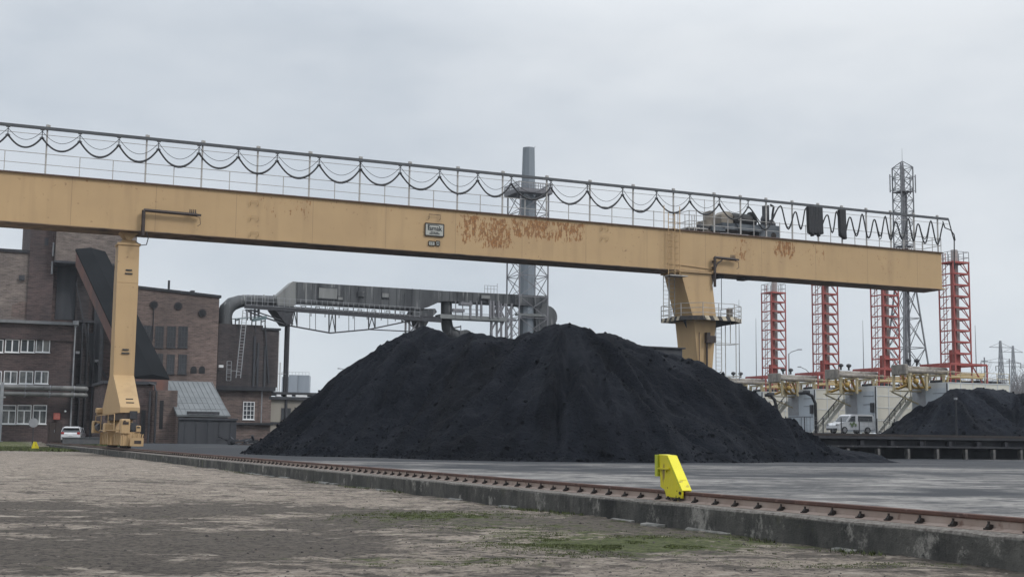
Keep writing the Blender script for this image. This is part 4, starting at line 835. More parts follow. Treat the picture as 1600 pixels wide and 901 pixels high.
# 1 office range
O1 = W(60, 690, 148); O1[2] = .60; F1 = Frame(O1)
office = thing('office_building', 'three storey dark brick office range with white windows at the left edge', 'building', O1)
xr, zr = F1.px(119, 507); block(office, 'wall', -32, xr, 0, 5.8, -.4, zr-.12, MT['brick_dark'])
k = MB(); k.box(-32.2, xr+.25, -.45, 6, zr-.12, zr+.22); k.build('roof_edge', mat('cornice_grey', (.20, .21, .22), (.14, .145, .15), 1, .7), office)
k = MB(); k.box(-32.1, xr+.05, -.22, -.02, zr-1.95, zr-1.75); k.box(-32.1, xr-.5, -.16, -.02, F1.px(60, 612)[1]-.12, F1.px(60, 612)[1]+.12); k.build('string_course', MT['brick_dark'], office)
for (a, b_) in ((-16, 5), (9, 30), (33.5, 54), (57, 78)):
    window(office, F1, a-.5, 529.5, b_-.5, 550.5, .02, 'two')
for (a, b_) in ((-17, 2), (6.5, 26.5), (30.5, 51), (54.5, 75)): window(office, F1, a, 579, b_, 599.5, .02, 'two')
for (a, b_) in ((-20, -1), (3.5, 24), (27.5, 48), (52, 72)): window(office, F1, a, 632, b_, 662, .02, 'tee')
for q in range(6): window(office, F1, -38-q*24, 529.5, -17.5-q*24, 550.5, .02, 'two')
a0, z1 = F1.px(76, 660); a1, z0 = F1.px(96, 689); k = MB(); k.box(a0, a1, -.06, .05, z0-.1, z1); k.box(a0+.1, a0+(a1-a0)*.48, -.1, 0, z0, z1-.12); k.box(a0+(a1-a0)*.52, a1-.1, -.1, 0, z0, z1-.12); dr = k.build('door', MT['brown_tube'], office); k = MB(); k.bar((a0+(a1-a0)*.44, -.16, z0+1), (a0+(a1-a0)*.44, -.16, z0+1.3), .05); k.build('handle', MT['steel_grey'], dr)
xd = F1.px(113, 600)[0]; k = MB(); k.cyl((xd, -.25, -.3), (xd, -.25, zr-.2), .085, n=8); k.tube([(xd, -.25, zr-.3), (xd, -.3, zr+.1)], .16, 8); k.box(xd-.3, xd+.3, -.6, -.05, zr-.05, zr+.4); k.build('downpipe', MT['steel_grey'], office)
rbx = thing('red_cabinet', 'small red cabinet fixed on the dark brick wall above the office door', 'cabinet', O1+E1*F1.px(88.5, 650)[0]+EZ*(F1.px(88.5, 650)[1])-E2*.02)
k = MB(); k.rbox(-.36, .36, -.28, -.0, -.36, .36, .04); k.build('case', MT['red_box'], rbx); k = MB(); k.box(-.30, .30, -.30, -.2801, -.30, .30); k.box(-.1, .1, -.315, -.3001, -.18, .18); k.build('cabinet_door', mat('red_faded', (.50, .16, .13), None, 5, .5), rbx)
lmp = F1.px(101, 643); wlamp = thing('wall_lamp', 'tiny pale lamp on a bracket beside the red cabinet', 'lamp', O1+E1*lmp[0]+EZ*lmp[1]); k = MB(); k.bar((0, 0, -.1), (0, -.6, .1), .06); k.build('bracket', MT['dark_steel'], wlamp); k = MB(); k.ball((0, -.65, .05), (.14, .14, .12)); k.build('lamp_glass', MT['white'], wlamp)
# heating pipes crossing in front of the office
pz1, pz2 = F1.px(60, 605.5, -2)[1], F1.px(60, 615.5, -2)[1]; xe = F1.px(131, 606, -2)[0]
for zz_, rr, lab in ((pz1, .30, 'thick grey lagged pipe crossing the office front, the upper of two'), (pz2, .26, 'thick grey lagged pipe crossing the office front, the lower of two')):
    hpz = thing('heating_pipe', lab, 'pipe', O1-E2*2+EZ*zz_, group=None)
    k = MB(); k.tube([(-34, 0, 0), (xe-.3, 0, 0), (xe, 0, 0), (xe+.25, .3, 0), (xe+.3, 2.0, 0)], rr, 12); k.build('lagging', MT['pipe_ins'], hpz)
    fl_ = None
    for x in np.arange(-33, xe, 2.6):
        k = MB(); k.cyl((-.05, 0, 0), (.05, 0, 0), rr*1.09, n=12); k.box(-.05, .05, -.05, 1.95, -rr-.08, -rr+.02)
        if fl_ is None: fl_ = k.build('pipe_band', MT['steel_grey'], hpz); oo = fl_
        else: oo = fl_.copy(); COL.objects.link(oo); oo.parent = hpz
        oo.location = (x, 0, 0)
px_ = F1.px(1, 650, -2.6)[0]; k_ = thing('pipe_post', 'pale steel post holding up the lagged pipes at the left edge', 'post', O1+E1*px_-E2*2.6); k = MB(); k.box(-.17, .17, -.17, .17, -.4, pz1+.5); k.build('shaft', MT['steel_grey'], k_); k = MB(); k.box(-.4, .4, -.2, 1.1, pz2-.5, pz2-.35); k.box(-.35, .35, -.35, .35, -.4, -.0); k.build('bracket', MT['steel_grey'], k_)

# 2 boiler house: wall, tower, head house
D2 = 6.0; O2 = O1+E2*D2; F2 = Frame(O2)
boil = thing('boiler_house', 'tall sooty brick boiler house with a stepped tower behind the offices', 'building', O2)
zA = F2.px(20, 394)[1]; xB, xC, xD = F2.px(47, 380)[0], F2.px(85, 400)[0], F2.px(214, 400)[0]
block(boil, 'side_wall', -45, xB, 0, 18, -.5, zA, MT['brick_grey'])
k = MB(); k.box(-45.2, xB, -.2, 18.2, zA, zA+.35); k.build('parapet', MT['concrete_dark'], boil)
zT_ = F2.px(60, 322)[1]; zU = F2.px(100, 412)[1]
block(boil, 'tower', xB, xC, -.25, 17, -.5, zT_, MT['brick_dark'])
block(boil, 'head_house', xC, xD-.3, -1.6, 13, zU, zT_+.3, MT['brick_grey'])
block(boil, 'lower_wall', xC, xD, 1.2, 15.2, -.5, zU, MT['brick_dark'])
k = MB(); k.box(xC-.15, xD-.2, -1.8, -1.6, zU-.1, zU+.15); k.box(xC, xD-.3, -1.55, 1.2, zU-.25, zU-.002); k.build('lintel_beam', MT['tar'], boil)
for (x0, y0, x1, y1) in ((30, 430, 38, 438), (70, 372, 75, 384)):
    a0, z1 = F2.px(x0, y0); a1, z0 = F2.px(x1, y1); k = MB(); k.box(a0, a1, -.32, 0, z0, z1); k.build('vent_hole', MT['tar'], boil)
a0, z1 = F2.px(19, 470); a1, z0 = F2.px(46, 496); k = MB(); k.prism([(a0, z0), (a1, z0), (a1, z1-.5), ((a0*3+a1)/4+1, z1), ((a0+a1*3)/4-.6, z1), (a0, z1-.5)], 1, -.03, .02); k.build('bricked_up_window', MT['brick_red'], boil)
for x, y0, y1 in ((84, 379, 400), (82, 408, 428)): k = MB(); a, za = F2.px(x, y0, -.4); zb2 = F2.px(x, y1, -.4)[1]; k.cyl((a, -.4, zb2), (a, -.4, za), .12, n=6); k.build('pipe_stub', MT['steel_grey'], boil)
# recessed bay under the head house: pilasters, ducts, platforms, a tar panel as painted shade
for (x0, x1, y0, y1, m_, dp) in ((120, 128, 430, 680, 'brick_black', .5), (148, 156, 470, 600, 'tar', .35), (125, 133, 545, 690, 'brick_black', .8), (134, 143, 520, 600, 'tar', .4), (90, 116, 415, 500, 'tar', .08), (120, 146, 500, 505, 'dark_steel', .9), (118, 160, 600, 604, 'dark_steel', 1.2), (146, 158, 562, 566, 'steel_grey', 1.0), (117, 123, 549, 553, 'steel_grey', 1.0)):
    a0, z1 = F2.px(x0, y0, 1.2); a1, z0 = F2.px(x1, y1, 1.2); block(boil, 'wall_pier' if 'brick' in m_ else 'wall_duct_and_shade', a0, a1, 1.2-dp, 1.25, z0, z1, MT[m_])
k = MB()
for x in (120, 129, 140): a, z_ = F2.px(x, 690, .3); k.cyl((a, .2, -.3), (a, .2, F2.px(x, 505, .3)[1]), .12, n=6)
k.bar((*F2.px(120, 430, 0), 0)[:1]+(.3, F2.px(120, 440)[1]), (F2.px(150, 600)[0], .3, F2.px(150, 600)[1]), .18); k.bar((F2.px(152, 565)[0], 0, F2.px(152, 565)[1]), (F2.px(166, 590)[0], 0, F2.px(166, 590)[1]), .2); k.build('service_pipes', MT['dark_steel'], boil)
a0, z1 = F2.px(128, 657, 1.2); a1, z0 = F2.px(160, 680, 1.2); block(boil, 'red_patch', a0, a1, 1.1, 1.25, z0, z1, MT['brick_red'])

# 3 inclined coal conveyor gallery, sloping down towards the yard
P0 = W(146, 401, 147); P1 = W(238, 590, 127)
cg = thing('inclined_conveyor', 'dark felt-roofed conveyor gallery sloping down from the boiler house behind the slender leg', 'conveyor', (P0[0], P0[1], P0[2]), 0)
d_ = Vector(P1-P0); hd_ = Vector((d_.x, d_.y, 0)).normalized(); sd = Vector((-hd_.y, hd_.x, 0)); 
wl_ = 1.5; wr_ = 1.6
def cgp(u, side, h): p = Vector((0, 0, 0))+d_*u+sd*side+Vector((0, 0, h)); return tuple(p)
k = MB(); k.loft([[cgp(u, wr_*1.06, -.15), cgp(u, -wr_*1.06, -.15), cgp(u, -wr_*1.06, .05), cgp(u, 0, .35), cgp(u, wr_*1.06, .05)] for u in (-.06, 1.0)]); k.build('roof', MT['gallery'], cg)
k = MB(); k.loft([[cgp(u, wr_, -1.9), cgp(u, -wr_, -1.9), cgp(u, -wr_, -.15), cgp(u, wr_, -.15)] for u in (-.06, 1.0)]); k.build('side_cladding', MT['rust_sheet'], cg)
for u in (.45, .8):
    for sgn in (-1.5, 1.5):
        p = cgp(u, sgn, -1.9); k = MB(); k.bar((p[0], p[1], p[2]), (p[0], p[1], -P0[2]+.6), .35); k.build('leg', MT['dark_steel'], cg)

# 4 mid hall with round openings
D4 = 1.0; O4 = O1+E2*D4; F4 = Frame(O4)
x0, zl = F4.px(208, 446); x1, zr4 = F4.px(343, 462); O4b = O4+E1*x0; F4 = Frame(O4b); x1 = x1-x0
hall = thing('brick_hall', 'red-brown brick hall with three round openings in its upper wall', 'building', O4b)
k = MB(); k.loft([[(0, 0, -.5), (x1, 0, -.5), (x1, 0, zr4-.25), (0, 0, zl-.25)], [(0, 14, -.5), (x1, 14, -.5), (x1, 14, zr4-.25), (0, 14, zl-.25)]]); k.build('wall', MT['brick_red'], hall)
k = MB(); k.loft([[(-.2, -.2, zl-.25), (x1+.2, -.2, zr4-.25), (x1+.2, -.2, zr4+.05), (-.2, -.2, zl+.05)], [(-.2, 14.2, zl-.25), (x1+.2, 14.2, zr4-.25), (x1+.2, 14.2, zr4+.05), (-.2, 14.2, zl+.05)]]); k.build('roof_edge', MT['concrete_dark'], hall)
for (x, y) in ((240.5, 476), (278.5, 478), (316, 489)):
    a, z_ = F4.px(x, y); k = MB(); k.cyl((a, -.10, z_), (a, .1, z_), .50, n=18); ro = k.build('round_opening', MT['brick_black'], hall); k = MB(); k.cyl((a, -.13, z_), (a, -.09, z_), .38, n=18)
    for w_ in range(4): k.bar((a-.45*math.cos(w_*.785), -.15, z_-.45*math.sin(w_*.785)), (a+.45*math.cos(w_*.785), -.15, z_+.45*math.sin(w_*.785)), .05)
    k.build('grille', MT['black'], ro)
for (xa, xb, ya, yb_) in ((224, 237, 508, 543), (243, 255, 509, 543), (261.5, 274, 509, 543), (279, 292.5, 509, 543), (246, 254, 552, 578), (261, 272, 553, 584), (279, 291, 553, 584)):
    window(hall, F4, xa, ya, xb, yb_, .02, 'grid', frame=MT['dark_steel'], glass=MT['glass'])
for (xa, xb) in ((298, 307), (311, 320)):
    a0, z1 = F4.px(xa, 574); a1, z0 = F4.px(xb, 583); k = MB(); c_ = (a0+a1)/2; r_ = (a1-a0)/2
    k.prism([(a0, z0), (a1, z0)]+[(c_+r_*math.cos(t), z1-r_+.2+r_*math.sin(t)) for t in np.linspace(0, math.pi, 7)], 1, -.06, .02); k.build('arched_vent', MT['black'], hall)
a, z_ = F4.px(240.5, 480); k = MB(); k.bar((a, -.08, z_), (a, -.08, z_-4), .25, .05); k.build('soot_streak_pipe', MT['tar'], hall)
a, z_ = F4.px(268, 447); k = MB(); k.cyl((a, 2, zl-.3), (a, 2, zl+1.1), .14, n=8); k.build('roof_pipe', MT['dark_steel'], hall); k = MB(); k.box(F4.px(303, 458)[0], F4.px(309, 458)[0], 2, 3, zr4-.2, zr4+.7); k.build('roof_vent', MT['dark_steel'], hall)

# 5 bunker building (soot-black above, brick below)
O5 = O1+E2*2.0; F5 = Frame(O5); x0, _ = F5.px(340, 560); O5 = O5+E1*x0; F5 = Frame(O5)
bk = thing('bunker_building', 'blackened brick bunker building under the bent duct', 'building', O5)
x1, z1 = F5.px(436, 516); zl5 = F5.px(345, 505)[1]; zm = F5.px(400, 604)[1]; xl = F5.px(424, 640)[0]; xs = F5.px(412, 500)[0]
block(bk, 'upper_wall', 0, x1, 0, 9, zm, z1, MT['brick_black']); block(bk, 'upper_step', 0, xs, .15, 9, z1, zl5, MT['brick_black'])
k = MB(); k.box(xs-.2, x1+.2, -.2, 9.2, z1, z1+.25); k.build('parapet', MT['tar'], bk)
block(bk, 'lower_wall', .1, xl, .25, 9, -.5, zm-.5, MT['brick_red'])
k = MB(); k.box(-.1, x1-.3, -.5, 9, zm-.5, zm); k.build('ledge', MT['concrete_dark'], bk)
window(bk, F5, 380, 627, 397, 655, .02, 'grid', .25, frame=MT['white'], glass=MT['glass'])
zs = F5.px(400, 660, .2)[1]; k = MB(); k.box(-.1, xl+.15, -.35, .25, zs-.25, zs); k.build('plinth_course', MT['concrete_dark'], bk)
k = MB(); a = F5.px(409, 620, -.1)[0]; k.cyl((a, -.15, zs), (a, -.15, F5.px(409, 604)[1]), .07, n=6); k.bar((a-.6, -.3, F5.px(409, 608)[1]), (a+.6, -.3, F5.px(409, 608)[1]), .08); k.build('wall_pipe', MT['steel_grey'], bk)
k = MB(); xa = F5.px(372, 560, -.6)[0]
xt_, zt2 = F5.px(381, 484, -1.5); xb2, zb2 = F5.px(369, 590, -1.5)
for o_ in (0, .55): k.bar((xt_+o_, -1.0, zt2), (xb2+o_, -1.4, zb2), .09)
for i in range(22): u = i/22; k.bar((xt_+(xb2-xt_)*u, -1.0-.4*u, zt2+(zb2-zt2)*u), (xt_+.55+(xb2-xt_)*u, -1.0-.4*u, zt2+(zb2-zt2)*u), .05)
k.build('ladder', MT['steel_grey'], bk)
k = MB(); a0, z0 = F5.px(354, 594, -1); a1, z1b = F5.px(362, 564, -1)
for x_ in (a0, a1): k.bar((x_, -.9, z0), (x_, -.9, z1b), .07)
for i in range(6): k.bar((a0, -.9, z0+(z1b-z0)*i/5), (a1, -.9, z0+(z1b-z0)*i/5), .06)
k.bar((a0, -.9, z0+1.2), (F5.px(372, 575)[0], -.9, z0+1.2), .06); k.build('guard_frame', MT['steel_grey'], bk)
k = MB()
for x in (397, 403, 414): a = F5.px(x, 560)[0]; k.box(a-.12, a+.12, -.16, 0, zm, F5.px(x, 545)[1]+random.uniform(0, 2))
k.bar((F5.px(396, 590)[0], -.12, zm+1), (F5.px(404, 545)[0], -.12, zm+4.5), .12); k.bar((F5.px(414, 500)[0], -.2, zl5), (F5.px(420, 590)[0], -.2, zm+.5), .14); k.build('wall_rib', MT['tar'], bk)
lp5 = F5.px(345, 572, -.5); wl5 = thing('flood_lamp', 'small pale flood lamp on the corner of the blackened bunker wall', 'lamp', O5+E1*lp5[0]-E2*.5+EZ*lp5[1]); k = MB(); k.bar((0, .5, -.2), (0, 0, 0), .07); k.build('bracket', MT['dark_steel'], wl5); k = MB(); k.rbox(-.28, .28, -.25, .1, -.15, .15, .03); k.build('lamp_housing', MT['white'], wl5)
tl = MB(); a0, z0 = F5.px(385, 491, -.3); a1, z1b = F5.px(417, 485, -.3)
tc = thing('sheet_canopy', 'torn teal sheet canopy on the roof of the blackened bunker building', 'canopy', O5+E1*a0+EZ*zl5)
w_ = a1-a0; tl.loft([[(-1.2, -.3, .55), (w_, -.3, 1.1), (w_, 2.5, 1.3), (-1.2, 2.5, .8)], [(-1.2, -.3, .63), (w_, -.3, 1.18), (w_, 2.5, 1.38), (-1.2, 2.5, .88)]]); tl.build('sheet', MT['teal'], tc)
k = MB(); k.prism([(w_*.3, .35), (w_, .75), (w_, 1.1), (w_*.3, .75)], 1, -.32, -.26)
k.build('hanging_sheet', MT['teal'], tc)
for x_ in (-.8, w_*.5, w_-.1): k = MB(); k.bar((x_, .0, -.9), (x_, .0, .75), .12); k.bar((x_, 0, .6), (x_, 2.2, .6), .1); k.bar((x_, 2.2, -.9), (x_, 2.2, .9), .12); k.build('canopy_frame', MT['dark_steel'], tc)

# 6 low brick conveyor house and tin-roof shed
O6 = W(277, 694, 124); O6[2] = .6; F6 = Frame(O6)
shed = thing('tin_roof_shed', 'low shed with a patched sloping tin roof against the brick hall', 'shed', O6)
xw, ze = F6.px(357, 650); xw2, zd = F6.px(368, 651); dpt = 9.0
xbl, zbl = F6.px(255, 596, dpt); xbr, zbr = F6.px(334, 599, dpt)
k = MB(); k.loft([[(-.25, -.5, ze-.1), (xw+.1, -.5, ze-.1), (xw+.1, -.5, ze+.06), (-.25, -.5, ze+.06)], [(-.2, dpt, zbl-.05), (xw-.1, dpt, zbl-.05), (xw-.1, dpt, zbl+.11), (-.2, dpt, zbl+.11)]])
for i in range(11):
    x_ = -.2+(xw+.2)*i/10; k.bar((x_, -.45, ze+.08), (x_, dpt, zbl+.13), .05, .06)
for j in range(1, 6): u = j/6; k.bar((-.2, -.5+(dpt+.5)*u, ze+(zbl-ze)*u+.075), (xw, -.5+(dpt+.5)*u, ze+(zbl-ze)*u+.075), .04, .03)
k.build('roof', MT['tin_roof'], shed)
k = MB(); k.loft([[(0, 0, -.4), (xw, 0, -.4), (xw, 0, ze-.15), (0, 0, ze-.15)], [(0, dpt, -.4), (xw-.3, dpt, -.4), (xw-.3, dpt, zbl-.2), (0, dpt, zbl-.2)]]); k.build('wall', MT['brick_red'], shed)
k = MB(); k.box(.0, xw2, -.55, -.02, -.3, ze-.25); k.box(-.1, xw2+.1, -.7, -.5, ze-.4, ze-.2)
for i in range(5): k.box(xw2*i/5+.5, xw2*i/5+.56, -.6, -.55, -.3, ze-.4)
k.build('boarded_front', MT['tar'], shed)
k = MB(); k.box(F6.px(291, 645)[0], F6.px(341, 645)[0], -.62, -.35, ze+.15, ze+.4); k.build('gutter', MT['dark_steel'], shed)
O7 = W(212, 694, 124); O7[2] = .6; F7 = Frame(O7); xw7 = F7.px(277, 650)[0]; z7 = F7.px(250, 596)[1]
ch = thing('conveyor_house', 'low brick conveyor house between the slender leg and the tin-roof shed', 'building', O7)
xq = F7.px(238, 650)[0]
block(ch, 'wall', -3, xq, .5, 9.5, -.4, z7-.3, MT['brick_dark']); block(ch, 'front_wall', xq, xw7-.05, 0, 9, -.4, z7-.8, MT['brick_red'])
k = MB(); k.box(-3.2, xq+.3, .2, 9.7, z7-.3, z7+.0); k.build('roof_edge', MT['tar'], ch)
for (x0, x1, ya, yb2) in ((250, 254, 625, 670), (222, 227, 640, 680)):
    a0, z1 = F7.px(x0, ya); a1, z0 = F7.px(x1, yb2); block(ch, 'slit_window', a0, a1, -.03 if x0 > 240 else .44, .3 if x0 < 240 else .02, z0, z1, MT['black'])
k = MB()
for x in (233, 243): a = F7.px(x, 650, -.2)[0]; k.cyl((a, -.2, -.3), (a, -.2, z7-.9), .10, n=8)
k.tube([(F7.px(243, 600)[0], -.2, z7-.9), (F7.px(241, 598)[0], -.2, z7-.3), (F7.px(233, 598)[0], .0, z7-.2)], .1, 8); k.build('downpipe', MT['dark_steel'], ch)
# 7 small rendered annex + pipes + silo behind
O8 = O5+E1*(xl+.02)+E2*.6; F8 = Frame(O8); z8 = F8.px(450, 623)[1]
an = thing('rendered_annex', 'small pale rendered annex half hidden by the left foot of the coal heap', 'building', O8)
block(an, 'wall', 0, 9, 0, 6, -.5, z8-.1, MT['render']); k = MB(); k.box(-.3, 9.3, -.4, 6.2, z8-.1, z8+.25); k.box(-.3, 9.3, -.3, 6, z8+.55, z8+.85); k.build('roof_edge', MT['dark_steel'], an)
window(an, F8, 439.5, 637, 454, 655, .02, 'two', frame=MT['dark_steel'], glass=MT['glass']); k = MB(); zs8 = F8.px(440, 659)[1]; k.box(-.1, 9.1, -.2, .02, zs8-.25, zs8); k.build('plinth_course', MT['concrete_dark'], an)
for (xa, xb) in ((432, 439), (448, 456), (462, 480)):
    a0, a1 = F8.px(xa, 620, -.3)[0], F8.px(xb, 620, -.3)[0]; k = MB(); k.box(a0, a1, -.3, .3, z8+.27, z8+.53); k.build('roof_pipe_sleeve', MT['white'], an)
for i, (x, y0) in enumerate(((433.5, 518), (437, 566))):
    P = O8+E1*F8.px(x, 600, .5)[0]+E2*.5; v = thing('vent_pipe', ('tall', 'shorter')[i]+' thin pale vent pipe rising beside the bunker building', 'pipe', (P[0], P[1], .5+z8)); k = MB(); k.cyl((0, 0, 0), (0, 0, F8.px(x, y0, .5)[1]-z8+.1), .075, n=8); k.build('tube', MT['white'], v); k = MB(); k.box(-.1, .7, -.04, .04, 3.2, 3.27); k.build('stay', MT['steel_grey'], v)
so_ = W(461, 612, 420); silo = thing('silo_block', 'distant pale grey corrugated silo block beyond the annex', 'silo', (so_[0], so_[1], .5), R(5))
hs_ = W(461, 588, 420)[2]; ws = 21*420/FPX
for i, (a, b_) in enumerate(((-1, -.5), (-.48, .18), (.20, 1))):
    k = MB(); k.box(ws*a, ws*b_, -.6*(i == 1), 8, 0, hs_-.6*(i == 0)); k.build('silo_cell', MT['silo'], silo)
k = MB()
for x_ in np.linspace(-ws, ws, 9): k.bar((x_, -.3, hs_), (x_, -.3, hs_+.9), .08)
k.bar((-ws, -.3, hs_+.9), (ws, -.3, hs_+.9), .08); k.build('roof_railing', MT['steel_grey'], silo)
# ------------------------------------------------------------------ flue duct bridge behind the heap
O9 = O1+E2*4+EZ*0; F9 = Frame(O9); xb9 = F9.px(450, 600)[0]; O9 = O9+E1*xb9; F9 = Frame(O9); A9 = lambda x, y, dy=0: F9.px(x, y, dy)
br = thing('flue_duct_bridge', 'long grey weathered flue duct on a trussed walkway from the bunker building to the chimney', 'duct', O9)
def P9(x, y, dy=0): a, z = A9(x, y, dy); return (a, dy, z)
k = MB(); k.tube([P9(351, 508), P9(350.5, 493), P9(354, 483), P9(362, 475), P9(374, 471), P9(388, 469), P9(410, 469.5), P9(433, 470.5)], [.95, .95, .92, .88, .80, .70, .68, .68], 16); el = k.build('elbow_pipe', MT['duct'], br)
k = MB()
for x in (380, 396, 412, 428): p = P9(x, 469.6); k.cyl((p[0]-.06, 0, p[2]), (p[0]+.06, 0, p[2]), .76, n=16)
k.build('pipe_flange', MT['duct_light'], el)
def boxpoly(pp, y0, y1, name, m, par=br): k = MB(); k.prism([A9(*p, y0) for p in pp], 1, y0, y1); return k.build(name, m, par)
boxpoly([(434, 480), (432.5, 462), (458, 439.5), (465, 440.3), (464, 472), (458, 480)], -1.3, 1.3, 'transition_hood', MT['duct_light'])
boxpoly([(464.5, 440.3), (464.5, 472), (656, 483), (668, 480), (690, 470), (690, 454)], -1.5, 1.5, 'main_duct', MT['duct'])
boxpoly([(690, 454.2), (690, 470), (806, 476), (857, 480), (857, 462.3)], -1.2, 1.2, 'rear_duct', MT['duct'])
boxpoly([(648, 482), (680, 482), (683, 487), (671, 500), (664, 512), (655, 512), (652, 500), (644, 490)], -1.2, 1.2, 'hopper', MT['duct'])
k = MB()
for i, x in enumerate(range(476, 860, 12)):
    top = A9(x, 440.2+(x-464)*.0560, -1.5)[1]; bot = A9(x, (472+(x-464)*.057) if x < 656 else 470+(x-690)*.056, -1.5)[1]; a = A9(x, 470, -1.5)[0]
    if 656 < x < 692: continue
    k = MB(); k.box(a-.04, a+.04, -1.56 if x < 690 else -1.27, -1.3, bot+.05, top-.05); k.build('duct_stiffener', MT['duct'], br)
for (x0, y0, x1, y1, m_) in ((498, 448.5, 526, 467.5, 'duct_light'), (528, 463, 535, 469, 'duct_light'), (559, 456, 569, 463, 'duct'), (597, 457, 607, 465, 'duct_light'), (752, 460, 765, 467, 'duct_light')):
    a0, z1 = A9(x0, y0, -1.5); a1, z0 = A9(x1, y1, -1.5); k = MB(); k.box(a0, a1, -1.66, -1.45, z0, z1); pn = k.build('access_panel', MT[m_], br)
    k = MB(); c = (z0+z1)/2
    for zz_ in (z0, z1): k.box(a0-.06, a1+.06, -1.70, -1.5, zz_-.05, zz_+.05)
    k.build('panel_frame', MT['duct'], pn)
# walkway
k = MB()
for y_ in (-1.9, 1.5): k.bar(P9(382, 478, y_), P9(690, 500.5, y_), .16, .55)
k.bar(P9(382, 476.5, 0), P9(690, 498, 0), 3.6, .12); k.build('walkway_deck', MT['dark_steel'], br)
k = MB()
for f_ in (0, .55, 1.1): k.bar(tuple(np.array(P9(384, 476, -2.0))+[0, 0, f_+.0]), tuple(np.array(P9(656, 495.5, -2.0))+[0, 0, f_+.15]), .05)
for i in range(34):
    u = i/33; p = np.array(P9(384, 476, -2.0))*(1-u)+np.array(P9(656, 495.5, -2.0))*u; k.bar(tuple(p), tuple(p+[0, 0, 1.25]), .05)
k.build('walkway_railing', MT['steel_grey'], br)
k = MB()
for i in range(9):
    x = 466+i*22; a, z = A9(x+8, 472+(x-464)*.0575+10.5, 1.2); a2 = A9(x+14, 480, 1.2)[0]
    for (xa, xb, za, zb3) in ((a-.3, a+.3, z-.4, z-.33), (a-.3, a+.3, z+.33, z+.4), (a-.3, a-.23, z-.4, z+.4), (a+.23, a+.3, z-.4, z+.4)): k.box(xa, xb, 1.1, 1.2, za, zb3)
    k.tube([(a+.2*math.cos(t), 1.05, z+.2*math.sin(t)) for t in np.linspace(0, 6.28, 10)], .035, 4); k.bar((a2+.5, 1.1, z-.9), (a2+.5, 1.1, z+1.1), .09)
k.build('support_bracket', MT['lattice'], br)
k = MB()
for y_ in (-1.7, 1.4):
    ch_ = [(383, 484), (398, 490.5), (452, 508.5), (516, 520), (576, 514.5), (636, 502), (652, 497)]
    for p, q in zip(ch_[:-1], ch_[1:]): k.bar(P9(*p, y_), P9(*q, y_), .17)
    k.bar(P9(398, 486, y_), P9(458, 506, y_), .14); k.bar(P9(576, 514.5, y_), P9(650, 518, y_), .13)
    for x, dx in ((460, 4), (519, 5), (581, 5), (632, 4)):
        yt = 478+(x-382)*.073+3; yb2 = np.interp(x, [p[0] for p in ch_], [p[1] for p in ch_])
        k.bar(P9(x-dx, yt, y_), P9(x-dx, yb2, y_), .14); k.bar(P9(x+dx, yt, y_), P9(x+dx, yb2, y_), .14); k.bar(P9(x-dx, yb2, y_), P9(x, yt, y_), .1); k.bar(P9(x, yt, y_), P9(x+dx, yb2, y_), .1)
    for x in (484, 493, 545, 554, 606): k.bar(P9(x, 478+(x-382)*.073+3, y_), P9(x, np.interp(x, [p[0] for p in ch_], [p[1] for p in ch_]), y_), .06)
k.build('truss', MT['dark_steel'], br)
boxpoly([(428, 481), (460, 484), (454, 507), (447, 506)], -1.9, 1.6, 'truss_bracket', MT['dark_steel'])
k = MB(); p = P9(451, 507, -1.5); k.cyl((p[0], -1.5, -.3), p, .17, n=8); p = P9(447, 507, 1.5); k.cyl((p[0], 1.5, -.3), p, .17, n=8); k.build('support_column', MT['dark_steel'], br)
k = MB()
for y_ in (-1.4, 1.4):
    for x in (386, 392, 398, 404): k.bar(P9(x, 483, y_), P9(x, 500, y_), .22)
    k.bar(P9(384, 484, y_), P9(406, 486, y_), .2)
    if y_ > 0: k.bar(P9(386, 486, -1.4), P9(386, 486, 1.4), .15); k.build('pipe_support', MT['lattice'], br); k = MB()
for y_ in (-1.4, 1.4):
    for x in (634, 640, 655): k.bar(P9(x, 497, y_), (P9(x, 520, y_)[0], y_, -.3), .22)
    k.bar(P9(640, 520, y_), P9(655, 500, y_), .15); k.bar(P9(634, 500, y_), P9(655, 520, y_), .15); k.bar(P9(640, 530, y_), P9(655, 518, y_), .15); k.bar(P9(632, 500, y_), P9(657, 501, y_), .15)
k.bar(P9(640, 500, -1.4), P9(640, 500, 1.4), .15)
k.build('support_frame', MT['lattice'], br)
# fan group at the foot of the chimney
k = MB(); k.tube([P9(697.5, 468), P9(697.5, 500), P9(699, 512), P9(705, 521), P9(716, 526)], [.75, .75, .8, .85, .9], 14); k.build('drop_duct', MT['duct'], br)
k = MB(); p = P9(724, 529); k.cyl((p[0], -.9, p[2]), (p[0], .9, p[2]), 1.15, n=20); k.build('fan_scroll', MT['duct'], br)
k = MB(); p = P9(849, 496); k.cyl((p[0], -1.2, p[2]), (p[0], 1.4, p[2]), 1.55, n=24); a0, z0 = A9(832, 530); a1, z1 = A9(849, 480); k.box(a0, a1, -1.1, 1.3, z0, z1); k.build('drum', MT['duct'], br)
k = MB(); k.bar(P9(684, 494.5, -1), P9(787, 499.5, -1), 2.0, .55); k.bar(P9(806, 491, -1.3), P9(851, 493, -1.3), .5, .35); k.build('fan_platform', mat('platform_grey', (.21, .22, .22), (.14, .15, .15), 1, .6), br)
k = MB()
for y_ in (-2.0, .2):
    for x in (712, 723, 735, 745, 752, 766, 771, 779): k.bar(P9(x, 470, y_), P9(x, 497, y_), random.choice([.1, .18, .25]))
    k.bar(P9(708, 482, y_), P9(752, 484, y_), .07); k.bar(P9(708, 489, y_), P9(780, 492, y_), .07)
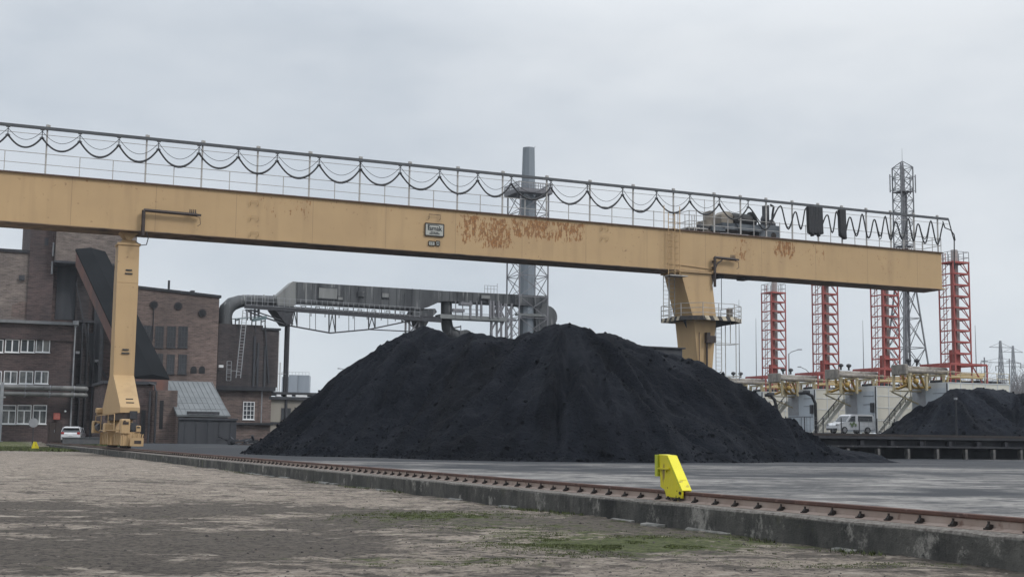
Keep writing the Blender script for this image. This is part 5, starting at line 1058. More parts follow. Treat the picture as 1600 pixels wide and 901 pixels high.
for y_ in (-1.5, .5, 2):
    for x in (768, 776, 783, 791, 799): k.bar(P9(x, 474, y_), (P9(x+random.uniform(-3, 3), 520, y_)[0], y_, 9), .22)
    for x in (766, 778, 790): k.bar(P9(x, 498, y_), P9(x+11, 474, y_), .18); k.bar(P9(x+11, 498, y_), P9(x, 476, y_), .18); k.bar(P9(x, 520, y_), P9(x+11, 498, y_), .18)
    k.bar(P9(764, 498, y_), P9(806, 500, y_), .3)
for x, y in ((728, 475), (716, 485)): p = P9(x, y, -1.8); k.rbox(p[0]-.9, p[0]+.8, -2.2, -1.3, p[2]-.18, p[2]+.2, .05)
k.bar(P9(709, 512, -1), P9(720, 510, -1), .2); k.bar(P9(720, 508, -1), P9(720, 522, -1), .1); k.build('pipework', MT['lattice'], br)
k = MB(); a0, z0 = A9(757, 456, -.9); a1, z1 = A9(777, 441, -.9)
for i in range(5):
    x = a0+(a1-a0)*i/4; k.bar((x, -.9, z0-.4), (x, -.9, z0+.9+.35*(i > 3)), .05)
for zz_ in (.45, .9): k.bar((a0, -.9, z0+zz_), (a1, -.9, z0+zz_), .045)
k.box(a0+.3, a1, -.9, .7, z0-.5, z0-.3); k.build('roof_railing', MT['steel_grey'], br)

# chimney with its lattice
cx = A9(823.3, 500)[0]; Oc = O9+E1*cx; Fc = Frame(Oc); zc = lambda y: Fc.px(823, y)[1]
chim = thing('chimney_stack', 'tall grey steel chimney standing inside a lattice cage behind the coal heap', 'chimney', Oc)
k = MB(); zs_ = [0, zc(470), zc(330), zc(300), zc(231)]; rs_c = [1.06, 1.04, 1.0, .98, .84]
k.loft([[(r_*math.cos(t), r_*math.sin(t), z_) for t in np.linspace(0, 2*math.pi, 11)[:-1]] for z_, r_ in zip(zs_, rs_c)]); k.build('stack', MT['chimney'], chim)
k = MB(); k.tube([(.9*math.cos(t), .9*math.sin(t), zc(229)) for t in np.linspace(-.6, 1.6, 8)], .035, 4); k.bar((.85, 0, zc(233)), (.85, 0, zc(229)), .05); k.build('top_guard', MT['steel_grey'], chim)
def lattice(m, h, z0, z1, n, leg=.12, brc=.07, h2=None, xb=True):
    h2 = h if h2 is None else h2; C = [(-1, -1), (1, -1), (1, 1), (-1, 1)]
    f = lambda c, z: tuple((h+(h2-h)*(z-z0)/(z1-z0))*v for v in c)+(z,)
    for c in C: m.bar(f(c, z0), f(c, z1), leg)
    for i in range(n):
        a = z0+(z1-z0)*i/n; b_ = z0+(z1-z0)*(i+1)/n
        for j in range(4):
            c, d = C[j], C[(j+1) % 4]; m.bar(f(c, b_), f(d, b_), brc*1.2); m.bar(f(c, a), f(d, b_), brc)
            if xb: m.bar(f(d, a), f(c, b_), brc)
    return m
zl0, zl1 = zc(530), zc(303); k = MB(); lattice(k, 2.12, zl0-3, zl1, 8, .16, .075); k.build('lattice_cage', MT['lattice'], chim)
k = MB(); zp_ = zc(304)
for a, b_, c, d in ((-2.5, 2.5, -2.5, -1.0), (-2.5, 2.5, 1.0, 2.5), (-2.5, -1.0, -1, 1), (1.0, 2.5, -1, 1)): k.box(a, b_, c, d, zp_-.15, zp_)
for p, q in (((-2.5, -2.5), (2.5, -2.5)), ((2.5, -2.5), (2.5, 2.5)), ((2.5, 2.5), (-2.5, 2.5)), ((-2.5, 2.5), (-2.5, -2.5))):
    for zz_ in (.4, .8, 1.25): k.bar((*p, zp_+zz_), (*q, zp_+zz_), .07)
    for i in range(14): u = i/14; k.bar((p[0]+(q[0]-p[0])*u, p[1]+(q[1]-p[1])*u, zp_), (p[0]+(q[0]-p[0])*u, p[1]+(q[1]-p[1])*u, zp_+1.25), .07)
    k.bar((*p, zp_+.2), (*q, zp_+.2), .04, .45)
k.build('top_platform', MT['lattice'], chim)

# ------------------------------------------------------------------ generator units with red stacks
T4 = W(1495, 600, 125); s4, t4 = st(T4); zt4 = T4[2]; ztop = W(1495, 411, 125)[2]; DT = None
# spacing along the rails from tower px positions
def tower_t(x):
    d = ray(x, 600); A_ = np.array([[d[0], -E2[0]], [d[1], -E2[1]]]); k_, q = np.linalg.solve(A_, (E1*s4)[:2]); return q
tt = [t4, tower_t(1385), tower_t(1291), tower_t(1210)]
gz = 2.45; roofz = zt4-.05
which = ['nearest', 'second nearest', 'third nearest', 'farthest']
unit_names = ['nearest the right edge of the photo', 'behind the white van', 'second from the big coal heap', 'closest to the big coal heap']
red0 = None
def make_stack():
    t = thing('exhaust_stack', 'x', 'chimney', (0, 0, 0))
    H_ = ztop-zt4; k = MB(); zb5 = 1.85
    
    C_ = [(-.98, -.98), (.98, -.98), (.98, .98), (-.98, .98)]
    for c in C_: k.bar((*c, zb5), (*c, H_), .11)
    for i in range(9):
        a_ = zb5+(H_-zb5)*i/9; b_ = zb5+(H_-zb5)*(i+1)/9; k.bar((.98, -.98, a_), (.15, -.98, b_), .065); k.bar((.98, -.98, a_), (.98, .2, b_), .065); k.bar((-.98, .98, a_), (.2, .98, b_), .05)
    for i in range(10):
        z_ = zb5+(H_-zb5)*i/9; k.bar((-1, -1, z_), (1, -1, z_), .12, .16); k.bar((-1, -1, z_), (-1, 1, z_), .09, .12); k.bar((1, -1, z_), (1, 1, z_), .09, .12); k.box(-.95, .95, -.95, -.45, z_-.04, z_)
    k.build('lattice', MT['red_steel'], t)
    k = MB()
    for y_ in (-1.0, 1.0): k.bar((-2.6, y_*2, zb5), (1.9, y_*2, zb5), .16, .18)
    for x_ in (-2.6, 1.9): k.bar((x_, -2, zb5), (x_, 2, zb5), .16, .18)
    for c in ((-1, -1), (1, -1), (1, 1), (-1, 1)): k.bar((c[0], c[1], zb5), (c[0]*1.7, c[1]*1.7, 0), .13); k.bar((c[0], c[1], zb5), (c[0]*1.0, c[1]*1.0, 0), .13)
    for x_, y_ in ((1.9, -2), (1.9, 2), (-2.6, -2), (-2.6, 2)): k.bar((x_, y_, zb5), (x_, y_, 0), .12)
    k.box(-.5, .1, -.5, .4, 0, zb5+1.5); k.build('base_frame', MT['red_steel'], t)
    k = MB(); k.cyl((.22, .1, 0), (.22, .1, H_+1.35), .33, n=14); k.build('flue', MT['stack_grey'], t)
    k = MB(); k.cyl((-.30, -.2, 1), (-.30, -.2, H_-.2), .26, n=10); k.build('red_flue', MT['pale_red'], t)
    k = MB(); ladder(k, -.72, .5, 1.9, H_+1, .4, 1); k.build('ladder', MT['pale_red'], t)
    k = MB(); k.box(-1.05, 1.05, -1.05, 1.05, H_, H_+.10); k.build('top_deck', MT['red_steel'], t)
    k = MB()
    for p, q in (((-1, -1), (1, -1)), ((1, -1), (1, 1)), ((1, 1), (-1, 1)), ((-1, 1), (-1, -1))):
        for zz_ in (.5, 1.05): k.bar((*p, H_+zz_), (*q, H_+zz_), .045)
        for i in range(3): u = i/3; k.bar((p[0]+(q[0]-p[0])*u, p[1]+(q[1]-p[1])*u, H_+.1), (p[0]+(q[0]-p[0])*u, p[1]+(q[1]-p[1])*u, H_+1.05), .045)
    k.build('top_railing', MT['steel_grey'], t); return t
DF = 3.3
def make_unit():
    """generator container: origin at the middle of its door end on the ground; x runs back along e1"""
    t = thing('generator_container', 'x', 'container', (0, 0, 0)); h = roofz-gz; w = 2.45
    k = MB(); k.box(0, 7.6, -w, w, .12, h); k.build('shell', MT['container_side'], t)
    k = MB(); k.box(-.06, -.002, -w-.02, w+.02, .1, h+.05); k.build('end_frame', MT['container'], t)
    k = MB(); k.box(-.10, -.061, -w+.35, w-.25, .2, h-.45); dr = k.build('door', MT['door_grey'], t)
    k = MB(); k.box(-.15, -.101, w-2.0, w-.25, h*.42, h-.5); k.build('louvre', MT['louvre'], dr)
    k = MB(); k.box(-.14, -.101, -w+.35, w-.25, h*.38-.05, h*.38+.05); k.box(-.14, -.101, -.1, -.03, .2, h*.38)
    for y_ in (-1.6, -1.0, .2): k.box(-.13, -.101, y_-.025, y_+.025, .2, h*.38)
    for z_ in (.62, .8): k.box(-.13, -.101, -w+.3, -.5, h*z_-.03, h*z_+.03)
    k.build('door_bar', mat('door_bars', (.20, .22, .25), None, 3, .5) if 'door_bars' not in bpy.data.materials else bpy.data.materials['door_bars'], dr)
    k = MB()
    for z_ in (.28, .55, .8): k.box(.1, 7.5, -w-.035, -w, h*z_-.03, h*z_+.03)
    for x_ in np.arange(.0, 7.6, 1.5): k.box(x_-.03, x_+.05, -w-.03, -w, .12, h)
    k.box(0, 7.6, -w-.05, w+.05, h, h+.08); k.build('seam', MT['container'], t)
    k = MB(); k.cyl((-.05, -w+.1, 0), (-.05, -w+.1, h), .08, n=8); k.box(-.25, -.05, -w+.3, -w+.75, h*.45, h*.65); k.build('conduit', MT['dark_steel'], t)
    # silencer and pipes above the door end
    zs_ = h+1.35
    k = MB(); k.cyl((-3.3, .7, zs_), (2.6, .7, zs_), .31, n=14); k.cyl((-3.3, -.5, zs_-.25), (2.6, -.5, zs_-.25), .22, n=12); k.rbox(-3.55, -3.2, -.75, 1.25, zs_-.55, zs_+.38, .05); k.build('silencer', mat('silencer_grey', (.30, .275, .24), (.17, .155, .14), 1.6, .6, c3=(.10, .085, .075), scale3=3, lo3=.58, hi3=.7) if 'silencer_grey' not in bpy.data.materials else bpy.data.materials['silencer_grey'], t)
    k = MB()
    for x_ in (-3.2, -1.2, .9):
        for y_ in (-.9, 1.3): k.bar((x_, y_, zs_-.5), (x_, y_, h-.7 if x_ < 0 else h), .20)
        k.bar((x_, -1.1, zs_-.55), (x_, 1.5, zs_-.55), .18)
    k.box(-3.4, 0, 1.0, 1.7, h-.75, h-.66)
    k.bar((-3.3, 1.5, h-.8), (-.1, 1.5, h-1.9), .12)
    k.build('pipe_rack', MT['cream_pipe'], t)
    k = MB()
    for q, y_ in enumerate((-.7, -.1, .5, 1.0)): k.tube([(.0, y_+.6, h-.35), (-.5-.2*q, y_+.6, h-.38), (-.8-.2*q, y_+.6, h-.2), (-1.0-.25*q, y_+.6, h+.3), (-1.3-.2*q, y_+.6, h+.8)], .13, 8)
    k.tube([(-3.1, .0, h-.0), (-2.4, .4, h+.35), (-1.6, 1.2, h-.1), (-2.4, 1.6, h-.45), (-3.1, 1.0, h-.5)], .14, 8)
    for x_ in (-2.9, -2.1): k.ball((x_, -.5, h+.15), (.28, .28, .28), 8, 5)
    k.build('gas_pipe', MT['ochre'], t)
    k = MB()
    for x_ in (-1.9, -.9): k = MB(); k.cyl((x_, .7, zs_+.38), (x_, .7, zs_+.75), .1, n=8); k.ball((x_, .7, zs_+.85), (.3, .25, .2), 8, 5); k.build('vent_cowl', MT['dark_steel'], t)
    for x_ in (1.2, 4.6, 6.1): k = MB(); k.rbox(x_, x_+1.3, -1.6, 1.4, h+.08, h+.40, .06); k.build('roof_hatch', MT['dark_steel'], t)
    k = MB()
    for y_ in (-w, w):
        for x_ in np.arange(0, 7.6, 1.5): k.bar((x_, y_, h), (x_, y_, h+1.05), .05)
        for z_ in (.55, 1.05): k.bar((0, y_, h+z_), (7.5, y_, h+z_), .045)
    for z_ in (.55, 1.05): k.bar((0, -w, h+z_), (0, w, h+z_), .045)
    k.build('roof_railing', MT['cream_pipe'], t)
    for q in range(5):
        y_ = -1.9+q*.45; x_ = .4+.5*q; k = MB(); k.tube([(x_, y_, h), (x_, y_, h+.5+.12*q), (x_+1.4, y_, h+.6+.12*q), (x_+4.5, y_+.2, h+.6+.12*q)], .09, 6); k.build('roof_pipe', MT['cream_pipe'] if q % 2 else MT['ochre'], t)
    # stair up to the door end
    k = MB()
    for y_ in (w+.0, w+.95): k.prism([(-3.6, .0), (-3.2, .0), (-.1, h*.66), (-.1, h*.66+.45), (-.35, h*.66+.45)], 1, y_-.05, y_+.05)
    for i in range(14): u = (i+.5)/14; k.box(-3.5+3.3*u-.14, -3.5+3.3*u+.14, w+.02, w+.93, .15+h*.66*u-.03, .15+h*.66*u)
    sta = k.build('stair', MT['container_side'], t)
    k = MB()
    k.bar((-3.6, w, .95), (-.2, w, h*.66+1.2), .08)
    for i in range(6): u = i/5; k.bar((-3.5+3.3*u, w, .1+h*.66*u), (-3.5+3.3*u, w, .95+h*.66*u+.25*u), .05)
    k.build('stair_handrail', MT['dark_steel'], sta); return t
su0 = make_unit(); stk0 = make_stack()
for i in range(4):
    u = su0 if i == 0 else copy_tree(su0); a = stk0 if i == 0 else copy_tree(stk0)
    u.location = W2(s4-DF, tt[i], gz); a.location = W2(s4, tt[i], roofz)
    u['label'] = 'pale generator container, '+unit_names[i]; u['group'] = 'generator containers under the red stacks'
    a['label'] = ['red lattice exhaust stack beyond the end of the crane girder, the tallest looking', 'red lattice exhaust stack directly in front of the grey telecom mast', 'red lattice exhaust stack third from the right, midway under the girder end', 'red lattice exhaust stack nearest the sturdy crane leg, the smallest looking'][i]; a['group'] = 'red exhaust stacks'
lab = ['slender lightning rod just right of the sturdy leg ladder', 'slender lightning rod left of the farthest red stack', 'slender lightning rod between the two middle red stacks', 'slender lightning rod right of the nearest red stack']
for i, (x, y0, Y) in enumerate(((1154.5, 468, 150), (1181, 497, 158), (1348, 500, 148), (1523.5, 508, 132))):
    P = W(x, y0, Y); zg = 2.5; m_ = thing('lightning_rod', lab[i], 'lightning rod', (P[0], P[1], zg), AZ, 'lightning rods'); k = MB(); k.tube([(0, 0, 0), (0, 0, (P[2]-zg)*.6), (0, 0, P[2]-zg)], [.09, .06, .02], 6); k.build('rod', MT['steel_grey'], m_); k = MB(); k.box(-.25, .25, -.25, .25, 0, .3); k.build('footing', MT['concrete_dark'], m_)
lab = ['black swan-necked pipe in front of the container doors, beside the white van', 'black swan-necked pipe half buried at the shoulder of the coal heap']
for i, (pts, Y) in enumerate(((((1248, 614), (1260, 613.5), (1269, 618), (1274, 630), (1275.5, 676)), 116), (((1195, 617), (1204, 617), (1210, 624), (1213, 634), (1214, 690)), 112))):
    Q = [W(*p, Y) for p in pts]; b0 = Q[-1].copy(); b0[2] = 1.9; n = thing('bent_pipe', lab[i], 'pipe', b0, 0); k = MB(); L_ = [tuple(p-b0) for p in Q]; L_[-1] = (0, 0, 0); k.tube(L_, .14, 8); k.build('tube', MT['black'], n); k = MB(); k.cyl((0, 0, 0), (0, 0, .15), .3, n=10); k.build('collar', MT['dark_steel'], n); k = MB(); p = L_[1]; k.rbox(p[0]-.3, p[0]+.3, p[1]-.2, p[1]+.2, p[2]+.0, p[2]+.22, .04); k.build('valve_cap', MT['dark_steel'], n)
def lamp(x, y, x2, y2, Y, zg, label):
    P = W(x, y, Y); Q = W(x2, y2, Y); n = thing('street_lamp', label, 'street lamp', (P[0], P[1], zg), 0); h = P[2]-zg; k = MB(); k.tube([(0, 0, 0), (0, 0, h*.97), (0, 0, h)], [.12, .08, .07], 8); k.build('post', MT['steel_grey'], n)
    dx = Q[0]-P[0]; dz = Q[2]-P[2]; k = MB(); k.tube([(0, 0, h-.1), (dx*.2, 0, h+dz*.4), (dx*.75, 0, h+dz)], .055, 6); k.build('arm', MT['steel_grey'], n); k = MB(); k.rbox(min(dx*.7, dx*1.05), max(dx*.7, dx*1.05), -.16, .16, h+dz-.06, h+dz+.10, .04); k.build('lamp_head', MT['louvre'], n)
lamp(1232.5, 552, 1252, 546, 175, 2.4, 'street lamp with a long arm between the two farthest red stacks')
lamp(1263, 580, 1247, 573, 185, 2.4, 'short street lamp leaning left just above the silencers')
lamp(537, 576, 528, 575.5, 190, .6, 'street lamp head peeping over the left slope of the big coal heap')

# telecom mast
PM = W(1417, 560, 185); mast = thing('telecom_mast', 'tall grey lattice telecom mast behind the red stacks', 'mast', (PM[0], PM[1], 2.4), R(20)); zm = lambda y: W(1417, y, 185)[2]-2.4
k = MB(); lattice(k, 3.0, 0, zm(452), 5, .18, .08, 1.05); lattice(k, 1.02, zm(452), zm(262), 11, .14, .06); 
for c in ((-1, -1), (1, -1), (1, 1), (-1, 1)): k.bar((1.02*c[0], 1.02*c[1], zm(262)), (0, 0, zm(252)), .10)
k.build('lattice', MT['mast_grey'], mast)
k = MB(); k.cyl((-.1, 0, 0), (-.1, 0, zm(255)), .27, n=8); k.cyl((.75, .3, 0), (.75, .3, zm(300)), .16, n=6); k.build('cable_core', MT['lattice'], mast)
k = MB()
for c in (-1, 1):
    for y_ in (-1, 1): k.cyl((c*1.75, y_*.6, zm(301)), (c*1.75, y_*.6, zm(273)), .10, n=6); k.bar((c*1.0, y_*.6, zm(298)), (c*1.75, y_*.6, zm(298)), .08); k.bar((c*1.0, y_*.6, zm(276)), (c*1.75, y_*.6, zm(276)), .08)
k.cyl((0, 0, zm(254)), (0, 0, zm(232)), .04, .02, 6); k.build('antenna', MT['steel_grey'], mast)
k = MB()
for yy in (300, 385, 452): k.box(-1.1, 1.1, -1.1, 1.1, zm(yy)-.08, zm(yy)); 
k.build('rest_platform', MT['lattice'], mast)
# pylons far right
def pylon(x, ytop, Y, label):
    P = W(x, 600, Y); zg = .5; n = thing('power_pylon', label, 'pylon', (P[0], P[1], zg), R(10)); h = W(x, ytop, Y)[2]-zg; k = MB(); lattice(k, 3.0, 0, h*.62, 5, .30, .12, .8); lattice(k, .8, h*.62, h*.98, 6, .25, .12, .2)
    k.build('lattice', MT['steel_grey'], n); k = MB()
    for f_, w_ in ((.62, 6.5), (.78, 8.0), (.92, 4.5)): k.bar((-w_, 0, h*f_), (w_, 0, h*f_), .22); k.bar((-w_, 0, h*f_), (0, 0, h*f_+1.8), .12); k.bar((w_, 0, h*f_), (0, 0, h*f_+1.8), .12)
    for w_ in (-8, 8): k.cyl((w_, 0, h*.78), (w_, 0, h*.78-2), .22, n=6)
    k.build('crossarm', MT['steel_grey'], n)
pylon(1565, 529, 480, 'faint grey power pylon far off at the right edge, the taller one'); pylon(1584.5, 537, 540, 'faint grey power pylon far off at the right edge, the shorter one')
for (x, yt, Y, lb) in ((1538, 558, 260, 'thin grey post standing right of the nearest red stack'), (1577, 560, 330, 'thin grey post between the two far pylons')):
    P = W(x, yt, Y); n = thing('utility_pole', lb, 'pole', (P[0], P[1], 2.4 if Y < 300 else .5), 0); k = MB(); k.cyl((0, 0, 0), (0, 0, P[2]-n.location.z), .2, .14, 8); k.build('post', MT['steel_grey'], n); k = MB(); k.box(-.7, .7, -.1, .1, P[2]-n.location.z-.8, P[2]-n.location.z-.62); k.build('crossarm', MT['steel_grey'], n)
# light mesh fence along the terrace
Pf = W(1228, 670, 112); fe = thing('mesh_fence', 'low see-through wire fence on thin dark posts in front of the van', 'fence', (Pf[0], Pf[1], 2.2)); fpo = None
for i in range(9):
    if fpo is None: k = MB(); k.box(-.035, .035, -.035, .035, -.2, 1.45); fpo = k.build('post', MT['dark_steel'], fe); oo = fpo
    else: oo = fpo.copy(); COL.objects.link(oo); oo.parent = fe
    oo.location = (i*1.95, 0, 0)
k = MB()
for z_ in (.3, .75, 1.2, 1.4): k.bar((0, 0, z_), (8*1.95, 0, z_), .014)
for i in range(32): k.bar((i*.49, 0, .1), (i*.49, 0, 1.4), .008)
k.build('wire_mesh', MT['steel_grey'], fe)
# bare trees
def branch(m, p, d, L_, r, dep, rnd):
    q = p+d*L_; m.tube([p, p.lerp(q, .5)+Vector((rnd.uniform(-.05, .05), rnd.uniform(-.05, .05), 0))*L_, q], [r, r*.8, r*.62], 4 if dep < 3 else 5, False, False)
    if dep == 0: return
    for _ in range(3 if dep > 1 else 4):
        nd_ = (d+Vector((rnd.uniform(-1, 1), rnd.uniform(-1, 1), rnd.uniform(-.1, .7)))*.62).normalized(); branch(m, p.lerp(q, rnd.uniform(.6, 1)), nd_, L_*rnd.uniform(.6, .8), r*.6, dep-1, rnd)
def bare_tree(P, h, label, seed, group=None):
    rnd = random.Random(seed); n = thing('bare_tree', label, 'tree', P, 0, group); k = MB(); k.tube([(0, 0, -.3), (.1, 0, h*.2), (0, .1, h*.38)], [h*.022, h*.018, h*.013], 7); k.build('trunk', MT['bark'], n)
    k = MB()
    for _ in range(5): branch(k, Vector((0, 0, h*rnd.uniform(.28, .38))), Vector((rnd.uniform(-.7, .7), rnd.uniform(-.7, .7), 1)).normalized(), h*.24, h*.010, 4, rnd)
    k.build('crown', MT['bark'], n); return n
for i, (x, Y, h, lb) in enumerate(((1176, 200, 9.5, 'bare winter tree behind the far red stack, by the sturdy leg'), (1205, 215, 8, 'small bare winter tree just behind the farthest red stack'), (1549, 270, 17, 'bare winter tree right of the nearest red stack'), (1592, 300, 22, 'tall bare winter tree at the right edge of the picture'), (1530, 290, 16, 'bare winter tree showing through the legs of the nearest red stack'), (1572, 270, 15, 'low bare winter tree between the far pylons'), (1625, 290, 20, 'bare winter tree just past the right edge'))):
    P = W(x, 600, Y); bare_tree((P[0], P[1], 2.5), h*.8, lb, i+3)
k = MB(); rnd = random.Random(5)
for i in range(110):
    Y = rnd.uniform(360, 440); X = rnd.uniform(115, 260); h = rnd.uniform(22, 32)
    for _ in range(3): branch(k, Vector((X+rnd.uniform(-2, 2), Y, 0)), Vector((rnd.uniform(-.3, .3), 0, 1)).normalized(), h*.32, .16, 3, rnd)
tag(k.build('far_wood', MT['bark'], None), 'grey band of leafless far-off wood along the horizon', 'wood', kind='stuff')

# ------------------------------------------------------------------ vehicles
def wheel(par, x, y, r, w):
    k = MB(); k.cyl((x, y-w/2, r), (x, y+w/2, r), r, n=18); t = k.build('wheel', MT['tyre'], par); k = MB(); k.cyl((x, y-w/2-.012, r), (x, y+w/2+.012, r), r*.62, n=14); k.build('rim', MT['rim'], t)
def car(P, rz, label):
    n = thing('parked_car', label, 'car', P, rz); k = MB()
    def sec(x, w, z0, z1, c=.12): return [(x, -w, z0), (x, w, z0), (x, w+.02, z0+.3), (x, w, z1-c), (x, w-c, z1), (x, -w+c, z1), (x, -w, z1-c), (x, -w-.02, z0+.3)]
    k.loft([sec(-2.15, .78, .38, .82), sec(-2.08, .86, .26, .95), sec(-1.2, .9, .22, 1.0), sec(.9, .9, .22, 1.0), sec(1.9, .86, .24, .92), sec(2.15, .74, .36, .72)]); bd = k.build('body', MT['car_white'], n)
    k = MB(); k.loft([[(x, -w, z), (x, w, z)]+[(x, w, z)] for x, w, z in ()]) if False else None
    def cab(z, x0, x1, w): return [(x0, -w, z), (x1, -w, z), (x1, w, z), (x0, w, z)]
    k.loft([cab(.98, -2.0, 1.0, .86), cab(1.40, -1.72, .35, .72)]); k.build('glasshouse', MT['glass'], n)
    k = MB(); k.loft([cab(1.38, -1.86, .38, .74), cab(1.46, -1.78, .2, .68), cab(1.52, -1.4, -.1, .55)])
    for y_ in (-.80, .80):
        for x_ in (-1.85, -.7, .6): k.bar((x_, y_*1.05, .98), (x_*.93-.02, y_*.9, 1.4), .1)
    k.box(-2.0, -1.72, -.72, .72, 1.36, 1.42); k.build('roof', MT['car_white'], n)
    for y_ in (-.72, .72): k = MB(); k.rbox(-2.17, -2.0, y_-.13, y_+.13, .78, .98, .03); k.build('tail_light', MT['lamp_red'], n); k = MB(); k.rbox(1.98, 2.14, y_-.14, y_+.14, .62, .76, .03); k.build('headlight', MT['rim'], n)
    k = MB(); k.box(-2.2, -2.1, -.7, .7, .30, .48); k.build('rear_bumper', MT['black'], n); k = MB(); k.box(-2.185, -2.14, -.26, .26, .62, .74); k.build('number_plate', MT['white'], n)
    for x in (-1.35, 1.35):
        for y_ in (-.80, .80): wheel(n, x, y_, .34, .22)
    return n
Pc = W(115, 690, 126); car((Pc[0], Pc[1], .66), R(76+24), 'white parked car seen from behind by the office door')
def van(P, rz, label):
    n = thing('parked_van', label, 'van', P, rz); k = MB(); w = .90
    prof = [(-2.15, .35), (-2.2, .95), (-2.12, 1.72), (-1.95, 1.86), (.35, 1.86), (.62, 1.74), (1.22, 1.12), (1.95, .98), (2.2, .78), (2.22, .35)]
    k.loft([[(x, -w*.94, z) for x, z in prof], [(x, -w, min(z, 1.1) if z > 1.1 else z) if False else (x, -w*(1 if z < 1.2 else .93), z) for x, z in prof], [(x, w*(1 if z < 1.2 else .93), z) for x, z in prof], [(x, w*.94, z) for x, z in prof]]); k.build('body', MT['car_white'], n)
    for sg in (-1, 1):
        y_ = sg*w*.955; k = MB(); k.prism([(.10, 1.15), (.95, 1.15), (.52, 1.66), (.10, 1.70)], 1, y_-.03, y_+.03); k.build('door_window', MT['glass'], n)
        k = MB(); k.prism([(-1.95, 1.16), (-.25, 1.16), (-.25, 1.70), (-1.92, 1.70)], 1, y_-.03, y_+.03); k.build('side_window', MT['glass'] if sg < 0 else MT['glass'], n)
        k = MB(); yy = sg*(w+.012)
        for (x, z, r_, rz_) in ((.50, .80, .20, 1.0), (.30, 1.00, .15, 1.1), (.70, .95, .12, .9), (.08, .82, .14, 1.2)): k.ball((x, yy, z), (r_*.8, .015, r_*rz_), 8, 5)
        k.build('green_emblem', MT['green_mark'], n)
    k = MB(); k.prism([(.66, 1.70), (.62, 1.66), (1.18, 1.14), (1.24, 1.16)], 1, -.76, .76); k.build('windscreen', MT['glass'], n)
    for y_ in (-.7, .7): k = MB(); k.rbox(2.02, 2.22, y_-.15, y_+.15, .72, .92, .03); k.build('headlight', MT['rim'], n); k = MB(); k.rbox(-2.22, -2.1, y_-.08, y_+.08, .95, 1.45, .02); k.build('tail_light', MT['lamp_red'], n)
    k = MB(); k.box(2.1, 2.26, -.8, .8, .32, .5); k.box(-2.24, -2.1, -.8, .8, .32, .5); k.build('bumper', MT['dark_steel'], n)
    for x in (-1.35, 1.4):
        for y_ in (-.82, .82): wheel(n, x, y_, .33, .2)
    return n
Pv = W(1329, 672.5, 127); van((Pv[0], Pv[1], 2.36), AZ+math.pi, 'white panel van with green emblem parked on the terrace before the containers')
# ------------------------------------------------------------------ small things on the left
Pq = W(128, 690, 122); pl2 = thing('planter_box', 'low dark concrete trough in front of the white car', 'trough', (Pq[0], Pq[1], .55)); k = MB(); k.box(-1.7, 1.7, -.5, .5, 0, .55); k.build('trough_body', MT['planter'], pl2); k = MB()
for (a, b_, c, d) in ((-1.78, 1.78, -.58, -.46), (-1.78, 1.78, .46, .58), (-1.78, -1.66, -.46, .46), (1.66, 1.78, -.46, .46)): k.box(a, b_, c, d, .55, .62)
k.build('trough_rim', mat('trough_rim_grey', (.12, .13, .14), None, 2, .8), pl2)
Ps = W(52.5, 660, 118); sg = thing('round_sign', 'back of a round grey sign on a thin dark post at the left', 'sign', (Ps[0], Ps[1], .1), R(17)); h = Ps[2]-.1; k = MB(); k.cyl((0, 0, 0), (0, 0, h+.2), .05, n=8); k.build('post', MT['dark_steel'], sg); k = MB(); k.cyl((0, -.05, h), (0, -.09, h), .42, n=20); dsc = k.build('disc', MT['steel_grey'], sg); k = MB(); k.box(-.3, .3, .0, -.05, h+.1, h+.15); k.box(-.3, .3, .0, -.05, h-.15, h-.1); k.build('clamp', MT['dark_steel'], dsc)
Pe = W(54.5, 692, 116); ys = thing('yellow_end_stop', 'small bright yellow marker stop on the grass at the far left', 'rail stop', (Pe[0], Pe[1], .0)); k = MB(); k.prism([(-.25, 0), (.32, 0), (.32, .3), (.1, .75), (-.12, .75), (-.25, .3)], 1, -.2, .2); k.build('stop_body', MT['buffer'], ys); k = MB(); k.box(-.3, .38, -.25, .25, 0, .08); k.build('foot_plate', MT['black'], ys)
# scrap at the left toe of the heap
rnd = random.Random(9); P0_ = W(382, 692, 112); sc_ = thing('scrap_heap', 'jumble of dark broken timber and plates at the left toe of the coal heap', 'scrap', (P0_[0], P0_[1], .6)); k = MB()
for i in range(26):
    a = Vector((rnd.uniform(-1.6, 1.6), rnd.uniform(-.8, .8), rnd.uniform(0, .7))); k.bar(a, a+Vector((rnd.uniform(-1.2, 1.2), rnd.uniform(-.5, .5), rnd.uniform(-.3, .4))), rnd.uniform(.08, .35), rnd.uniform(.06, .2))
k.build('boards', MT['tar'], sc_); k = MB()
for i in range(6): a = Vector((rnd.uniform(-1.3, 1.3), -.9, rnd.uniform(0, .3))); k.bar(a, a+Vector((rnd.uniform(.4, 1.), 0, .1)), .12, .1)
k.build('bricks', MT['brick_red'], sc_)

